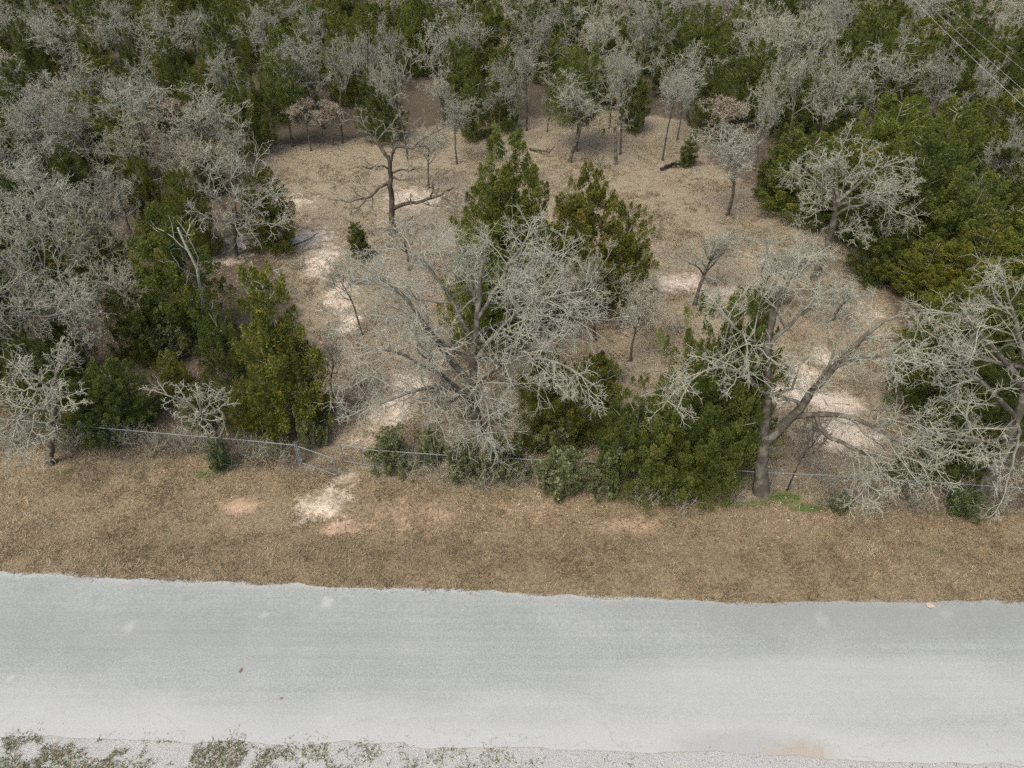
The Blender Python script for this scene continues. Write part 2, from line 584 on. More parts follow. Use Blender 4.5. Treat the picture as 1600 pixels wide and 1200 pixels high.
crack = sstep(0.22, 0.06, t_all)
tag(obj('road', new_mesh('road', rv, RFc, {'pale': pale, 'dark': dark, 'dirt': dirt, 'crack': crack}, M_ROAD, True)), kind='structure')


# ------------------------------------------------------------------ grass and leaf litter (uncountable)
def scatter_blades(n, x0, x1, y0, y1, keep, hmin, hmax, w, tint_fn, lean=0.9):
    x = rng.uniform(x0, x1, n)
    y = rng.uniform(y0, y1, n)
    k = keep(x, y) > rng.random(n)
    x, y = x[k], y[k]
    n = len(x)
    z = ground_z(x, y) - 0.005
    a = rng.uniform(0, 2 * math.pi, n)
    h = rng.uniform(hmin, hmax, n) * (0.6 + 0.8 * fbm(x, y, 1.1, 41, 3))
    la = rng.uniform(0, 2 * math.pi, n)
    le = h * rng.uniform(0.2, lean * 2.2, n)
    B = np.stack([x, y, z], 1)
    side = np.stack([np.cos(a), np.sin(a), 0 * a], 1) * (w * rng.uniform(0.6, 1.4, n))[:, None]
    tip = B + np.stack([np.cos(la) * le, np.sin(la) * le, h], 1)
    V = np.stack([B - side, B + side, tip], 1).reshape(-1, 3)
    F = np.arange(3 * n).reshape(n, 3)
    return V, F, np.repeat(tint_fn(x, y, n), 3)


def verge_keep(x, y):
    d_r = y - road_far(x)
    d_f = y - fence_y(x)
    k = sstep(-0.2 + 0.25 * (fbm(x, y, 0.4, 48, 2) - 0.5), 0.08, d_r) * sstep(2.2, 0.3, d_f)
    bare = np.maximum(blobs(x, y, SAND), 0.85 * blobs(x, y, CLAY)) + 0.8 * (fbm(x, y, 0.8, 43) - 0.5)
    k = k * (1 - 0.93 * sstep(0.3, 0.6, bare)) * (0.35 + 0.9 * sstep(0.3, 0.62, fbm(x, y, 0.9, 44, 3)))
    return np.where(np.abs(x) > 0.72 * np.sqrt(y * y + 576) + 3, 0, k)


def verge_tint(x, y, n):
    t = np.clip(0.42 + 0.9 * (fbm(x, y, 3.5, 45, 4) - 0.5) + 0.7 * (fbm(x, y, 0.35, 47, 2) - 0.5) + rng.normal(0, 0.17, n), 0, 0.84)
    g = sstep(0.35, 0.7, blobs(x, y, GREEN) + 0.7 * (fbm(x, y, 0.7, 46) - 0.5) + rng.normal(0, 0.08, n))
    return np.where((g > 0.5) | (rng.random(n) < 0.012), rng.uniform(0.87, 1, n), t)


def grass_obj(name, label, args, cat='grass'):
    V, F, t = scatter_blades(*args)
    o = obj(name, new_mesh(name, V, F, {'tint': t}, M_GRASS))
    return tag(o, label, cat, None, 'stuff')


grass_obj('verge_grass', 'short dead tan grass covering the verge between road and fence', (430000, -36, 36, 15.5, 29, verge_keep, 0.04, 0.15, 0.014, verge_tint))


def clear_keep(x, y):
    k = inside(x, y, CLEAR) * 1.0
    bare = blobs(x, y, SAND) + 0.7 * (fbm(x, y, 0.9, 53) - 0.5)
    return k * (1 - 0.95 * sstep(0.3, 0.55, bare)) * (0.1 + sstep(0.48, 0.6, 0.55 * fbm(x, y, 2.4, 54, 3) + 0.45 * fbm(x, y, 0.5, 55, 2))) * sstep(80, 45, y + 0 * x)


grass_obj('clearing_grass', 'dry wispy grass growing in the sandy clearing between the trees', (520000, -20, 28, 25, 72, clear_keep, 0.06, 0.22, 0.018, lambda x, y, n: np.where(rng.random(n) < 0.03 + 0.3 * blobs(x, y, GREEN), rng.uniform(0.87, 0.95, n), np.clip(0.42 + 0.8 * (fbm(x, y, 0.8, 56, 3) - 0.5) + rng.normal(0, 0.2, n), 0, 0.84))))


def shoulder_keep(x, y):
    d = road_near(x) - y
    c = fbm(x, y, 0.55, 61, 3)
    left = sstep(4, -9, x) * 0.93 + 0.05
    return sstep(-0.55, 0.45, d) * sstep(0.50 - 0.2 * np.clip(d, 0, 1.2), 0.60, c) * left


grass_obj('roadside_weeds', 'clumps of grey-green weeds creeping over the gravel road shoulder', (230000, -22, 22, 6.5, 13, shoulder_keep, 0.03, 0.12, 0.017, lambda x, y, n: np.where(rng.random(n) < 0.42, rng.uniform(0.88, 1.0, n), np.clip(0.38 + rng.normal(0, 0.18, n), 0, 0.8))), 'weeds')


def litter():
    n = 150000
    x, y = rng.uniform(-34, 36, n), rng.uniform(16, 78, n)
    d_f = y - fence_y(x)
    k = sstep(-4.5, 0.3, d_f) * (1 - 0.85 * sstep(0.3, 0.55, blobs(x, y, SAND) + 0.5 * (fbm(x, y, 0.9, 53) - 0.5))) * (0.15 + sstep(0.4, 0.6, fbm(x, y, 2.4, 63, 3))) * sstep(85, 35, y)
    k = np.where(d_f < 0, k * 0.75, k)
    s = k > rng.random(n)
    x, y = x[s], y[s]
    n = len(x)
    z = ground_z(x, y) + rng.uniform(0.01, 0.05, n)
    a = rng.uniform(0, 6.283, n)
    L = rng.uniform(0.035, 0.07, n)[:, None]
    u = np.stack([np.cos(a), np.sin(a), rng.uniform(-0.5, 0.5, n)], 1) * L
    v = np.stack([-np.sin(a), np.cos(a), rng.uniform(-0.5, 0.5, n)], 1) * L * 0.55
    c = np.stack([x, y, z], 1)
    V = np.stack([c - u, c + v * 1.0, c + u, c - v], 1).reshape(-1, 3)
    F = np.arange(4 * n).reshape(n, 4)
    o = obj('leaf_litter', new_mesh('leaf_litter', V, F, {'tint': np.repeat(np.clip(rng.normal(0.5, 0.28, n), 0, 1), 4)}, M_LITTER))
    tag(o, 'brown fallen oak leaves scattered over the ground around the fence and clearing', 'leaf litter', None, 'stuff')


litter()


def fallen_twigs():
    n = 5200
    x, y = rng.uniform(-26, 32, n), rng.uniform(23, 70, n)
    k = (y > fence_y(x) - 2.5) & (fbm(x, y, 4, 65, 3) > 0.46)
    x, y = x[k], y[k]
    n = len(x)
    S = np.stack([x, y, ground_z(x, y) + rng.uniform(0.01, 0.07, n)], 1)
    a = rng.uniform(0, 6.283, n)
    D = np.stack([np.cos(a), np.sin(a), rng.normal(0, 0.08, n)], 1)
    B = grow(S, D, rng.uniform(0.25, 1.3, n) ** 1.3, rng.uniform(0.007, 0.02, n), 0.4, 4, 0.22, -0.01, rng)
    V, F, r = tubes(B.P, B.R, 3)
    tag(obj('fallen_twigs', new_mesh('fallen_twigs', V, F, {'rad': np.repeat(rng.uniform(0.005, 0.07, n), 12)}, M_BARK)), 'loose fallen twigs and sticks strewn over the leafy ground', 'twigs', None, 'stuff')


# ------------------------------------------------------------------ tree growing
class Branches:
    """a bundle of N branches of K nodes each"""
    def __init__(self, P, R):
        self.P, self.R = P, R
        d = np.diff(P, axis=1)
        self.L = np.linalg.norm(d, axis=2).sum(1)
        self.D = nrm(np.concatenate([d, d[:, -1:]], 1))


def grow(S, D, L, r0, taper, K, wander, lift, g):
    N = len(S)
    P = np.empty((N, K, 3))
    P[:, 0] = S
    d = nrm(D)
    st = (L / (K - 1))[:, None]
    for k in range(1, K):
        d = nrm(d + wander * g.normal(size=(N, 3)) + np.array([0, 0, lift]))
        P[:, k] = P[:, k - 1] + d * st
    t = np.linspace(0, 1, K)[None]
    R = r0[:, None] * (1 - (1 - taper) * t)
    return Branches(P, R)


def spawn(B, count, t0, t1, ang0, ang1, ratio, rratio, rmin, K, wander, lift, taper, g, out=None, jl=0.45):
    N, Kp, _ = B.P.shape
    t = (t0 + (t1 - t0) * (np.arange(count)[None] + g.random((N, count))) / count).clip(0, 0.999)
    f = t * (Kp - 1)
    i = f.astype(int)
    fr = (f - i)[..., None]
    n = np.arange(N)[:, None]
    j = np.minimum(i + 1, Kp - 1)
    S = B.P[n, i] * (1 - fr) + B.P[n, j] * fr
    T = B.D[n, i]
    R = B.R[n, i] * (1 - fr[..., 0]) + B.R[n, j] * fr[..., 0]
    U, W = frames(T)
    az = g.uniform(0, 6.283, (N, 1)) + np.arange(count)[None] * 2.4 + g.normal(0, 0.4, (N, count))
    an = g.uniform(ang0, ang1, (N, count))
    D = np.cos(an)[..., None] * T + np.sin(an)[..., None] * (np.cos(az)[..., None] * U + np.sin(az)[..., None] * W)
    L = B.L[:, None] * ratio * (1.15 - 0.55 * t) * g.uniform(1 - jl, 1 + jl, (N, count))
    r = np.maximum(R * rratio, rmin)
    return grow(S.reshape(-1, 3), D.reshape(-1, 3), L.ravel(), r.ravel(), taper, K, wander, lift, g)


def branch_mesh(name, bundles):
    parts = []
    for B, S in bundles:
        parts.append(tubes(B.P, B.R, S))
    V, F, r = join(parts)
    return new_mesh(name, V, F, {'rad': r}, M_BARK, True)


def flare(B, k=1.35):
    B.R[:, 0] *= k
    return B


def twig_levels(L1, g, dens=1.0, r=0.012, droop=0.05, n2=7, n3=6, n4=5, n5=3, wob=0.24, len2=0.5):
    B2 = spawn(L1, max(3, round(n2)), 0.22, 1.0, 0.5, 1.15, len2, 0.55, r * 2.2, 6, wob, 0.05, 0.42, g)
    B3 = spawn(B2, max(2, round(n3)), 0.2, 1.0, 0.5, 1.2, 0.55, 0.6, r * 1.4, 5, wob * 1.1, 0.05 - droop, 0.5, g)
    B4 = spawn(B3, max(2, round(n4 * dens)), 0.15, 1.0, 0.5, 1.25, 0.55, 0.7, r, 3, wob * 1.2, 0.04 - droop, 0.65, g)
    B5 = spawn(B4, max(2, round(n5 * dens)), 0.25, 1.0, 0.5, 1.2, 0.62, 0.8, r * 0.8, 2, wob, 0.03 - droop, 0.6, g)
    return B2, B3, B4, B5


def bare_variant(seed, h=10.0, spread=1.0, fork=0.42, limbs=9, lean=0.06, r=0.0155, brown=False, dens=1.0, tr=0.17, n5=2):
    """trunk mesh, crown mesh, (leaf mesh), height, width"""
    g = np.random.default_rng(seed)
    tl = h * (fork + 0.28)
    T = flare(grow(np.array([[0, 0, -0.12]]), np.array([[g.normal(0, lean), g.normal(0, lean), 1.0]]), np.array([tl]), np.array([tr]), 0.45, 9, 0.07, 0.03, g))
    L1 = spawn(T, limbs, fork / (fork + 0.28), 1.0, 0.5 * spread, 1.0 * spread, 0.72, 0.62, 0.045, 8, 0.17, 0.08, 0.4, g)
    B2, B3, B4, B5 = twig_levels(L1, g, dens, r, 0.0, 6, 5, 4, n5, wob=0.3)
    trunk = branch_mesh('oak_trunk', [(T, 8), (L1, 5)])
    crown = branch_mesh('oak_crown', [(B2, 4), (B3, 3), (B4, 3), (B5, 3)])
    allp = np.concatenate([B4.P.reshape(-1, 3), B5.P.reshape(-1, 3)])
    top = np.percentile(allp[:, 2], 99.5)
    wid = 2 * np.percentile(np.hypot(allp[:, 0], allp[:, 1]), 90)
    leaf = None
    if brown:
        leaf = leaf_cards('oak_leaves', B5.P[:, -1], g, 1, 0.06, M_BROWN, 0.8)
    return dict(trunk=trunk, crown=crown, leaf=leaf, h=top, w=wid)


def leaf_cards(name, pts, g, per, size, mat, keep=1.0, spread=0.1):
    pts = pts[g.random(len(pts)) < keep]
    pts = np.repeat(pts, per, 0) + g.normal(0, spread, (len(pts) * per, 3))
    n = len(pts)
    d = nrm(g.normal(size=(n, 3)))
    U, W = frames(d)
    s = size * g.uniform(0.7, 1.4, (n, 1))
    V = np.stack([pts - d * s, pts + U * s * 0.6, pts + d * s, pts - U * s * 0.6], 1).reshape(-1, 3)
    return new_mesh(name, V, np.arange(4 * n).reshape(n, 4), {'tint': np.repeat(np.clip(g.normal(0.55, 0.22, n), 0, 1), 4)}, mat)


def plume_foliage(C, A, Ln, Rd, per, size, g, mat, name, tint, aspect=0.15):
    """plumes of small sprays: centres C, axes A, length Ln, radius Rd"""
    N = len(C)
    t = g.random((N, per)) ** 0.8
    U, W = frames(A)
    az = g.uniform(0, 6.283, (N, per))
    rr = Rd[:, None] * (1.05 - t) ** 0.7 * np.sqrt(g.random((N, per)))
    radial = np.cos(az)[..., None] * U[:, None] + np.sin(az)[..., None] * W[:, None]
    P = C[:, None] + A[:, None] * (t * Ln[:, None])[..., None] + radial * rr[..., None]
    d = nrm(A[:, None] * 0.8 + radial * 0.75 + 0.45 * g.normal(size=(N, per, 3)) + np.array([0, 0, 0.15]))
    P, d = P.reshape(-1, 3), d.reshape(-1, 3)
    n = len(P)
    s = size * g.uniform(0.6, 1.5, (n, 1))
    sd = nrm(np.cross(d, g.normal(size=(n, 3)))) * s * aspect
    V = np.stack([P - d * s * 0.5, P + sd, P + d * s * 0.6, P - sd], 1).reshape(-1, 3)
    tt_ = np.clip(np.repeat(tint, per) + 0.2 * (t.ravel() - 0.5) + g.normal(0, 0.13, n), 0, 1)
    return new_mesh(name, V, np.arange(4 * n).reshape(n, 4), {'tint': np.repeat(tt_, 4)}, mat)


def cedar_variant(seed, h=8.0, w=4.5, plumes=260, per=90, size=0.118, tops=3, skirt=0.06, cone=0.75, warm=0.0, open_=0.0, stems=1):
    g = np.random.default_rng(seed)
    # several leaders give an uneven outline
    lead = [(0, 0, 1.0, 0.66)] + [(0.34 * w * math.cos(6.283 * q / (tops - 1) + seed) * g.uniform(0.5, 1.1), 0.34 * w * math.sin(6.283 * q / (tops - 1) + seed) * g.uniform(0.5, 1.1), g.uniform(0.58, 0.9), g.uniform(0.44, 0.6)) for q in range(tops - 1)]
    C, A, Ln = [], [], []
    for q in range(plumes):
        lx, ly, lh, lw = lead[g.integers(len(lead))] if g.random() < 0.78 else lead[0]
        u = skirt + (0.97 - skirt) * g.random() ** 0.95
        prof = max(0.0, math.sin(math.pi * (0.17 + 0.765 * (u - skirt) / (1 - skirt)))) ** cone
        a = g.uniform(0, 6.283)
        lob = 1 + 0.22 * math.sin(3 * a + seed) * math.sin(7 * u + seed) + g.normal(0, 0.07)
        rmax = 0.5 * w * lw * 1.38 * prof * lob
        rho = rmax * math.sqrt(g.uniform(0.03, 1.0))
        if open_ and math.sin(5 * a + 9 * u + seed) > 1 - open_:
            continue
        C.append((lx * (1 - 0.4 * u) + rho * math.cos(a), ly * (1 - 0.4 * u) + rho * math.sin(a), u * lh * h))
        out = np.array([math.cos(a), math.sin(a), 0])
        A.append(out * (0.75 - 0.45 * u) + np.array([0, 0, 0.45 + 0.75 * u]) + g.normal(0, 0.22, 3))
        Ln.append(g.uniform(0.55, 1.1) * (0.75 + 0.5 * (1 - u)) * h / 8)
    C, A, Ln = np.array(C), nrm(np.array(A)), np.array(Ln)
    tint = np.clip(0.42 + warm + g.normal(0, 0.2, len(C)), 0, 1)
    crown = plume_foliage(C - A * Ln[:, None] * 0.5, A, Ln, Ln * 0.55, per, size, g, M_CEDAR, 'cedar_crown', tint)
    bund = []
    for s in range(stems):
        off = g.normal(0, 0.12, 2) if s else np.zeros(2)
        lx, ly, lh, lw = lead[s % len(lead)]
        T = grow(np.array([[off[0], off[1], -0.1]]), np.array([[lx / h, ly / h, 1.0]]), np.array([h * lh * 0.9]), np.array([0.13 if s == 0 else 0.09]), 0.2, 8, 0.03, 0.03, g)
        bund.append((flare(T), 7))
    sel = g.choice(len(C), min(70, len(C)), replace=False)
    E = C[sel]
    S = np.stack([E[:, 0] * 0.12, E[:, 1] * 0.12, np.maximum(E[:, 2] - 0.5 * np.hypot(E[:, 0], E[:, 1]), 0.2)], 1)
    B = grow(S, E - S, np.linalg.norm(E - S, axis=1), np.full(len(E), 0.028), 0.4, 5, 0.05, 0, g)
    bund.append((B, 4))
    trunk = branch_mesh('cedar_trunk', bund)
    return dict(trunk=trunk, crown=crown, leaf=None, h=np.percentile(C[:, 2], 99) + 0.4, w=2 * np.percentile(np.hypot(C[:, 0], C[:, 1]), 95) + 0.5)


def shrub_variant(seed, h=1.8, w=2.4, clumps=70, per=110, size=0.07, mat=None, aspect=0.5):
    g = np.random.default_rng(seed)
    C, A = [], []
    for q in range(clumps):
        v = nrm(g.normal(size=3))
        v[2] = abs(v[2])
        rr = g.uniform(0.35, 1.0) * (1 + 0.22 * math.sin(4 * math.atan2(v[1], v[0]) + seed))
        C.append((v[0] * rr * w / 2 * 0.85, v[1] * rr * w / 2 * 0.85, 0.12 * h + v[2] * rr * h * 0.75))
        A.append(v + np.array([0, 0, 0.7]) + g.normal(0, 0.35, 3))
    C, A = np.array(C), nrm(np.array(A))
    Ln = g.uniform(0.35, 0.7, len(C))
    crown = plume_foliage(C - A * 0.15, A, Ln, Ln * 0.5, per, size, g, mat or M_YAUPON, 'shrub_foliage', np.clip(0.5 + g.normal(0, 0.2, len(C)), 0, 1), aspect)
    S = np.zeros_like(C) + np.stack([g.normal(0, 0.08, len(C)), g.normal(0, 0.08, len(C)), np.full(len(C), -0.05)], 1)
    B = grow(S, C - S, np.linalg.norm(C - S, axis=1), np.full(len(C), 0.016), 0.5, 5, 0.08, 0.0, g)
    return dict(trunk=branch_mesh('shrub_stems', [(B, 3)]), crown=crown, leaf=None, h=h, w=w)


def thicket_variant(seed, h=2.2, n=16):
    g = np.random.default_rng(seed)
    S = np.stack([g.normal(0, 0.35, n), g.normal(0, 0.35, n), np.full(n, -0.05)], 1)
    D = np.stack([g.normal(0, 0.45, n), g.normal(0, 0.45, n), np.ones(n)], 1)
    L1 = grow(S, D, g.uniform(0.6, 1.0, n) * h, np.full(n, 0.022), 0.4, 6, 0.12, 0.02, g)
    B2 = spawn(L1, 5, 0.25, 1, 0.4, 1.0, 0.45, 0.7, 0.011, 4, 0.2, 0.03, 0.6, g)
    B3 = spawn(B2, 4, 0.2, 1, 0.4, 1.1, 0.5, 0.7, 0.009, 3, 0.2, 0.0, 0.6, g)
    return dict(trunk=branch_mesh('thicket_stems', [(L1, 4)]), crown=branch_mesh('thicket_twigs', [(B2, 3), (B3, 3)]), leaf=None, h=h, w=h * 1.1)


fallen_twigs()
VAR = {}
VAR['bare'] = [bare_variant(101, 10, 1.2, 0.34, 11), bare_variant(102, 10.5, 1.3, 0.36, 10), bare_variant(103, 9.5, 1.1, 0.30, 12), bare_variant(104, 10, 1.35, 0.32, 10, lean=0.12), bare_variant(105, 11, 1.0, 0.40, 10)]
VAR['broad'] = [bare_variant(111, 9.5, 1.45, 0.27, 10, lean=0.1, r=0.011), bare_variant(112, 9.5, 1.4, 0.25, 10, lean=0.12, r=0.011)]
VAR['slim'] = [bare_variant(121, 8, 1.0, 0.44, 8, r=0.014, tr=0.13), bare_variant(122, 8, 1.15, 0.42, 8, r=0.014, tr=0.13), bare_variant(123, 8, 1.25, 0.36, 9, r=0.014, tr=0.12, lean=0.12)]
VAR['brown'] = [bare_variant(131, 6.5, 1.2, 0.36, 8, brown=True, tr=0.10, n5=3)]
VAR['cedar'] = [cedar_variant(201, 8, 5.2, 310, 220, tops=4), cedar_variant(202, 8, 6.0, 340, 220, tops=5), cedar_variant(203, 8, 4.8, 300, 220, cone=0.75, tops=4), cedar_variant(204, 8, 6.6, 350, 220, tops=7, cone=0.55, skirt=0.10), cedar_variant(205, 8, 5.2, 290, 220, tops=4, cone=0.95)]
VAR['column'] = [cedar_variant(211, 7, 3.2, 230, 200, tops=3, cone=0.6, skirt=0.04)]
VAR['highcrown'] = [cedar_variant(221, 10, 5.6, 250, 200, tops=5, cone=0.6, skirt=0.34)]
VAR['shrub'] = [shrub_variant(301), shrub_variant(302, 1.7, 2.6), shrub_variant(303, 2.0, 2.2)]
VAR['thicket'] = [thicket_variant(401), thicket_variant(402)]

PARTS = {'bare': ('trunk', 'crown'), 'broad': ('trunk', 'crown'), 'slim': ('trunk', 'crown'), 'brown': ('trunk', 'crown'), 'cedar': ('trunk', 'crown'), 'column': ('trunk', 'crown'), 'highcrown': ('trunk', 'crown'), 'shrub': ('stems', 'foliage'), 'thicket': ('stems', 'twigs')}
NAMES = {'bare': 'bare_oak_tree', 'broad': 'bare_oak_tree', 'slim': 'bare_oak_tree', 'brown': 'brown_leaved_oak_tree', 'cedar': 'cedar_tree', 'column': 'cedar_tree', 'highcrown': 'cedar_tree', 'shrub': 'evergreen_shrub', 'thicket': 'bare_thicket'}
CATS = {'bare_oak_tree': 'tree', 'brown_leaved_oak_tree': 'tree', 'cedar_tree': 'tree', 'evergreen_shrub': 'shrub', 'bare_thicket': 'shrub'}
META = []
PLACED = []          # (x, y, radius)
prng = np.random.default_rng(5)

TONE = {'green': (0.95, 1.0, 0.85), 'dark': (0.8, 0.86, 0.78), 'olive': (1.06, 1.0, 0.78), 'bronze': (1.17, 1.03, 0.7), 'bright': (1.15, 1.25, 0.8), 'grey': (1.1, 1.08, 1.05),
        'pale': (0.98, 0.98, 0.94), 'ash': (0.85, 0.86, 0.84), 'tan': (0.95, 0.90, 0.82), 'black': (0.5, 0.48, 0.46), 'dim': (0.7, 0.68, 0.66), 'silver': (1.0, 1.0, 0.97), None: (1, 1, 1)}


def plant(kind, base, height, width, tone=None, label=None, group=None, var=None, rot=None):
    vs = VAR[kind]
    v = vs[var if var is not None else int(prng.integers(len(vs)))]
    name = NAMES[kind]
    width *= {'cedar': 1.12, 'highcrown': 1.15, 'column': 1.15, 'bare': 1.02, 'slim': 1.12, 'shrub': 1.25}.get(kind, 1.0)
    root = obj(name, None, None, base)
    root.empty_display_size = 0.3
    root.rotation_euler = (0, 0, prng.uniform(0, 6.283) if rot is None else rot)
    sxy, sz = width / v['w'], height / v['h']
    sxy = min(max(sxy, 0.5 * sz), 2.2 * sz)
    root.scale = (sxy, sxy, sz)
    tag(root, label, CATS[name], group)
    c = np.array(TONE[tone]) * prng.uniform(0.9, 1.1)
    a, b = PARTS[kind]
    for nm, key in ((a, 'trunk'), (b, 'crown'), ('leaves', 'leaf')):
        if v[key] is None:
            continue
        o = obj(nm, v[key], root)
        o.color = (c[0], c[1], c[2], 1) if (key == 'crown' or tone in ('black', 'tan', 'ash', 'pale')) else (1, 1, 1, 1)
    PLACED.append((base[0], base[1], width / 2))
    META.append(dict(o=root, kind=kind, tone=tone, h=height, x=base[0], y=base[1]))
    return root


def by_base(kind, px, py, top, wpx, tone=None, label=None, group=None, **k):
    """stands at ground pixel, crown top row and crown width in pixels give its real size"""
    b = base_at(px, py)
    z = on_upright(px, top, b[1])[2]
    w = wpx / FOCAL * slant((b[0], b[1], z * 0.6))
    return plant(kind, b, max(0.6, (z - b[2]) * 0.97), w, tone, label, group, **k)


def by_top(kind, px, top, wpx, h, tone=None, label=None, group=None, **k):
    """crown top seen at pixel, height in metres known from its neighbours"""
    p = on_level(px, top, h)
    b = np.array([p[0], p[1], zat(p[0], p[1])])
    b[1] -= 0.0
    w = wpx / FOCAL * slant((b[0], b[1], h * 0.7))
    return plant(kind, b, h, w, tone, label, group, **k)


# ------------------------------------------------------------------ oaks seen close, limb by limb
def surveyed_oak(name, label, seed, trunk, limbs, tone=None, r=0.0115, dens=1.0, n2=9, n3=6, n4=6, n5=3, droop=0.06, len2=0.5, tones=None):
    """trunk and limbs: [(px, row, metres behind the trunk foot), ...], r0, r1 ; foot on the ground"""
    g = np.random.default_rng(seed)
    foot = base_at(*trunk[0][0][:2])
    root = obj(name, None, None, foot)
    root.empty_display_size = 0.3
    tag(root, label, 'tree')
    col = np.array(TONE[tone])

    def line(pts, r0, r1, K):
        q = np.array([on_upright(a, b, foot[1] + c) - foot for a, b, c in pts])
        s = np.concatenate([[0], np.cumsum(np.linalg.norm(np.diff(q, axis=0), axis=1))])
        t = np.linspace(0, s[-1], K)
        # smooth interpolation plus a little crookedness
        P = np.stack([np.interp(t, s, q[:, i]) for i in range(3)], 1)
        P[1:-1] = 0.25 * P[:-2] + 0.5 * P[1:-1] + 0.25 * P[2:]
        P[1:-1] += g.normal(0, 0.035, (K - 2, 3)) * min(1.0, s[-1] / 3)
        R = np.linspace(r0, r1, K)
        return Branches(P[None], R[None])
    T = line(trunk[0], trunk[1], trunk[2], 12)
    T.P[:, 0, 2] = -0.15
    T.R[:, 0] *= 1.4
    T.R[:, 1] *= 1.08
    parts = [('trunk', branch_mesh('surveyed_trunk', [(T, 10)]))]
    tw = []
    Ls = []
    for pts, r0, r1 in limbs:
        Lb = line(pts, r0, r1, 11)
        Ls.append(Lb)
        parts.append(('limb', branch_mesh('surveyed_limb', [(Lb, 6)])))
    allL = Branches(np.concatenate([b.P for b in Ls]), np.concatenate([b.R for b in Ls]))
    # twigs: long limbs carry longer twigs, capped
    allL.L = np.clip(allL.L, 1.6, 4.2)
    B2, B3, B4, B5 = twig_levels(allL, g, dens, r, droop, n2, n3, n4, n5, len2=len2)
    parts.append(('crown', branch_mesh('surveyed_crown', [(B2, 4), (B3, 3), (B4, 3), (B5, 3)])))
    tr_o = None
    for nm, me in parts:
        o = obj(nm, me, tr_o if nm == 'limb' else root)
        tr_o = tr_o or o
        o.color = (col[0], col[1], col[2], 1)
    PLACED.append((foot[0], foot[1], 3.0))
    return root


surveyed_oak('bare_oak_tree', 'broad bare oak with low spreading crooked limbs standing just inside the gate', 501,
             ([(748, 678, 0), (741, 630, 0), (738, 580, .2), (743, 520, .4), (750, 460, .8), (755, 405, 1.0)], .26, .07),
             [([(740, 605, 0), (700, 560, -.3), (675, 520, -.5), (640, 470, -.8), (600, 432, -1), (565, 415, -1.2)], .17, .04),
              ([(742, 640, 0), (715, 606, -1), (690, 600, -1.6), (655, 608, -2.2), (610, 622, -2.8), (555, 645, -3.3)], .14, .03),
              ([(730, 620, -.4), (690, 585, -.8), (645, 560, -1.5), (590, 540, -2), (540, 545, -2.2)], .11, .03),
              ([(742, 540, .3), (715, 490, .8), (690, 440, 1), (660, 400, 1), (620, 380, 1)], .12, .03),
              ([(741, 565, .2), (775, 520, 0), (815, 480, -.5), (860, 462, -1), (910, 455, -1.2)], .13, .03),
              ([(741, 600, 0), (790, 562, -1.5), (840, 555, -2.5), (890, 575, -3), (925, 600, -3.4)], .11, .03),
              ([(745, 500, .5), (780, 440, 1), (810, 390, 1.4), (835, 360, 1.5)], .11, .03),
              ([(742, 625, 0), (755, 615, -2), (765, 640, -3), (762, 690, -3.4)], .07, .02),
              ([(746, 490, .6), (738, 450, 2), (728, 410, 3), (720, 385, 3.6)], .10, .03),
              ([(740, 570, .2), (690, 530, 1.5), (630, 500, 2.5), (570, 490, 3)], .10, .03),
              ([(744, 520, .4), (790, 500, 2), (850, 490, 3), (920, 500, 3.4), (970, 500, 3.6)], .10, .03)],
             n2=10, n3=6, n4=6, n5=3, len2=0.58, r=0.010)
surveyed_oak('bare_oak_tree', 'thick pale trunked oak at the fence with a long limb sweeping over bare sand', 502,
             ([(1190, 767, 0), (1190, 720, 0), (1193, 680, 0), (1197, 640, .1), (1200, 600, .2), (1198, 560, .4), (1203, 520, .6), (1206, 480, .8)], .30, .08),
             [([(1193, 695, 0), (1240, 648, -.1), (1262, 620, -.2), (1280, 602, -.3), (1312, 565, -.5), (1340, 530, -.6), (1370, 500, -.4), (1415, 488, -.3)], .22, .04),
              ([(1312, 565, -.5), (1360, 556, -1), (1400, 552, -1.5), (1440, 575, -2)], .09, .03),
              ([(1243, 650, -.1), (1275, 648, -.6), (1310, 647, -1), (1340, 652, -1.4), (1365, 668, -1.8), (1400, 685, -2.1), (1440, 700, -2.4), (1475, 725, -2.6)], .13, .03),
              ([(1275, 648, -.6), (1278, 670, -1), (1305, 688, -1.5), (1340, 705, -1.9), (1372, 710, -2.2), (1420, 712, -2.5), (1475, 740, -3)], .10, .03),
              ([(1340, 705, -1.9), (1345, 735, -2.6), (1350, 755, -3.1), (1385, 775, -3.3)], .05, .02),
              ([(1199, 620, .1), (1170, 590, -.6), (1130, 570, -1), (1090, 582, -1.4), (1068, 610, -1.8), (1058, 640, -2)], .10, .02),
              ([(1199, 560, .4), (1170, 530, -.5), (1140, 505, -.8), (1120, 475, -.8)], .09, .02),
              ([(1203, 520, .6), (1215, 470, .8), (1235, 430, 1), (1260, 395, 1)], .10, .03),
              ([(1202, 540, .5), (1240, 500, .8), (1280, 470, 1.2), (1330, 445, 1.6)], .10, .03),
              ([(1199, 617, .1), (1235, 612, -.3), (1245, 590, -.3), (1252, 560, -.3)], .08, .02),
              ([(1277, 603, -.3), (1300, 560, .8), (1315, 520, 1.5), (1320, 480, 2)], .08, .02)],
             'silver', n2=8, n3=5, n4=5, n5=3, len2=0.48, r=0.0095)
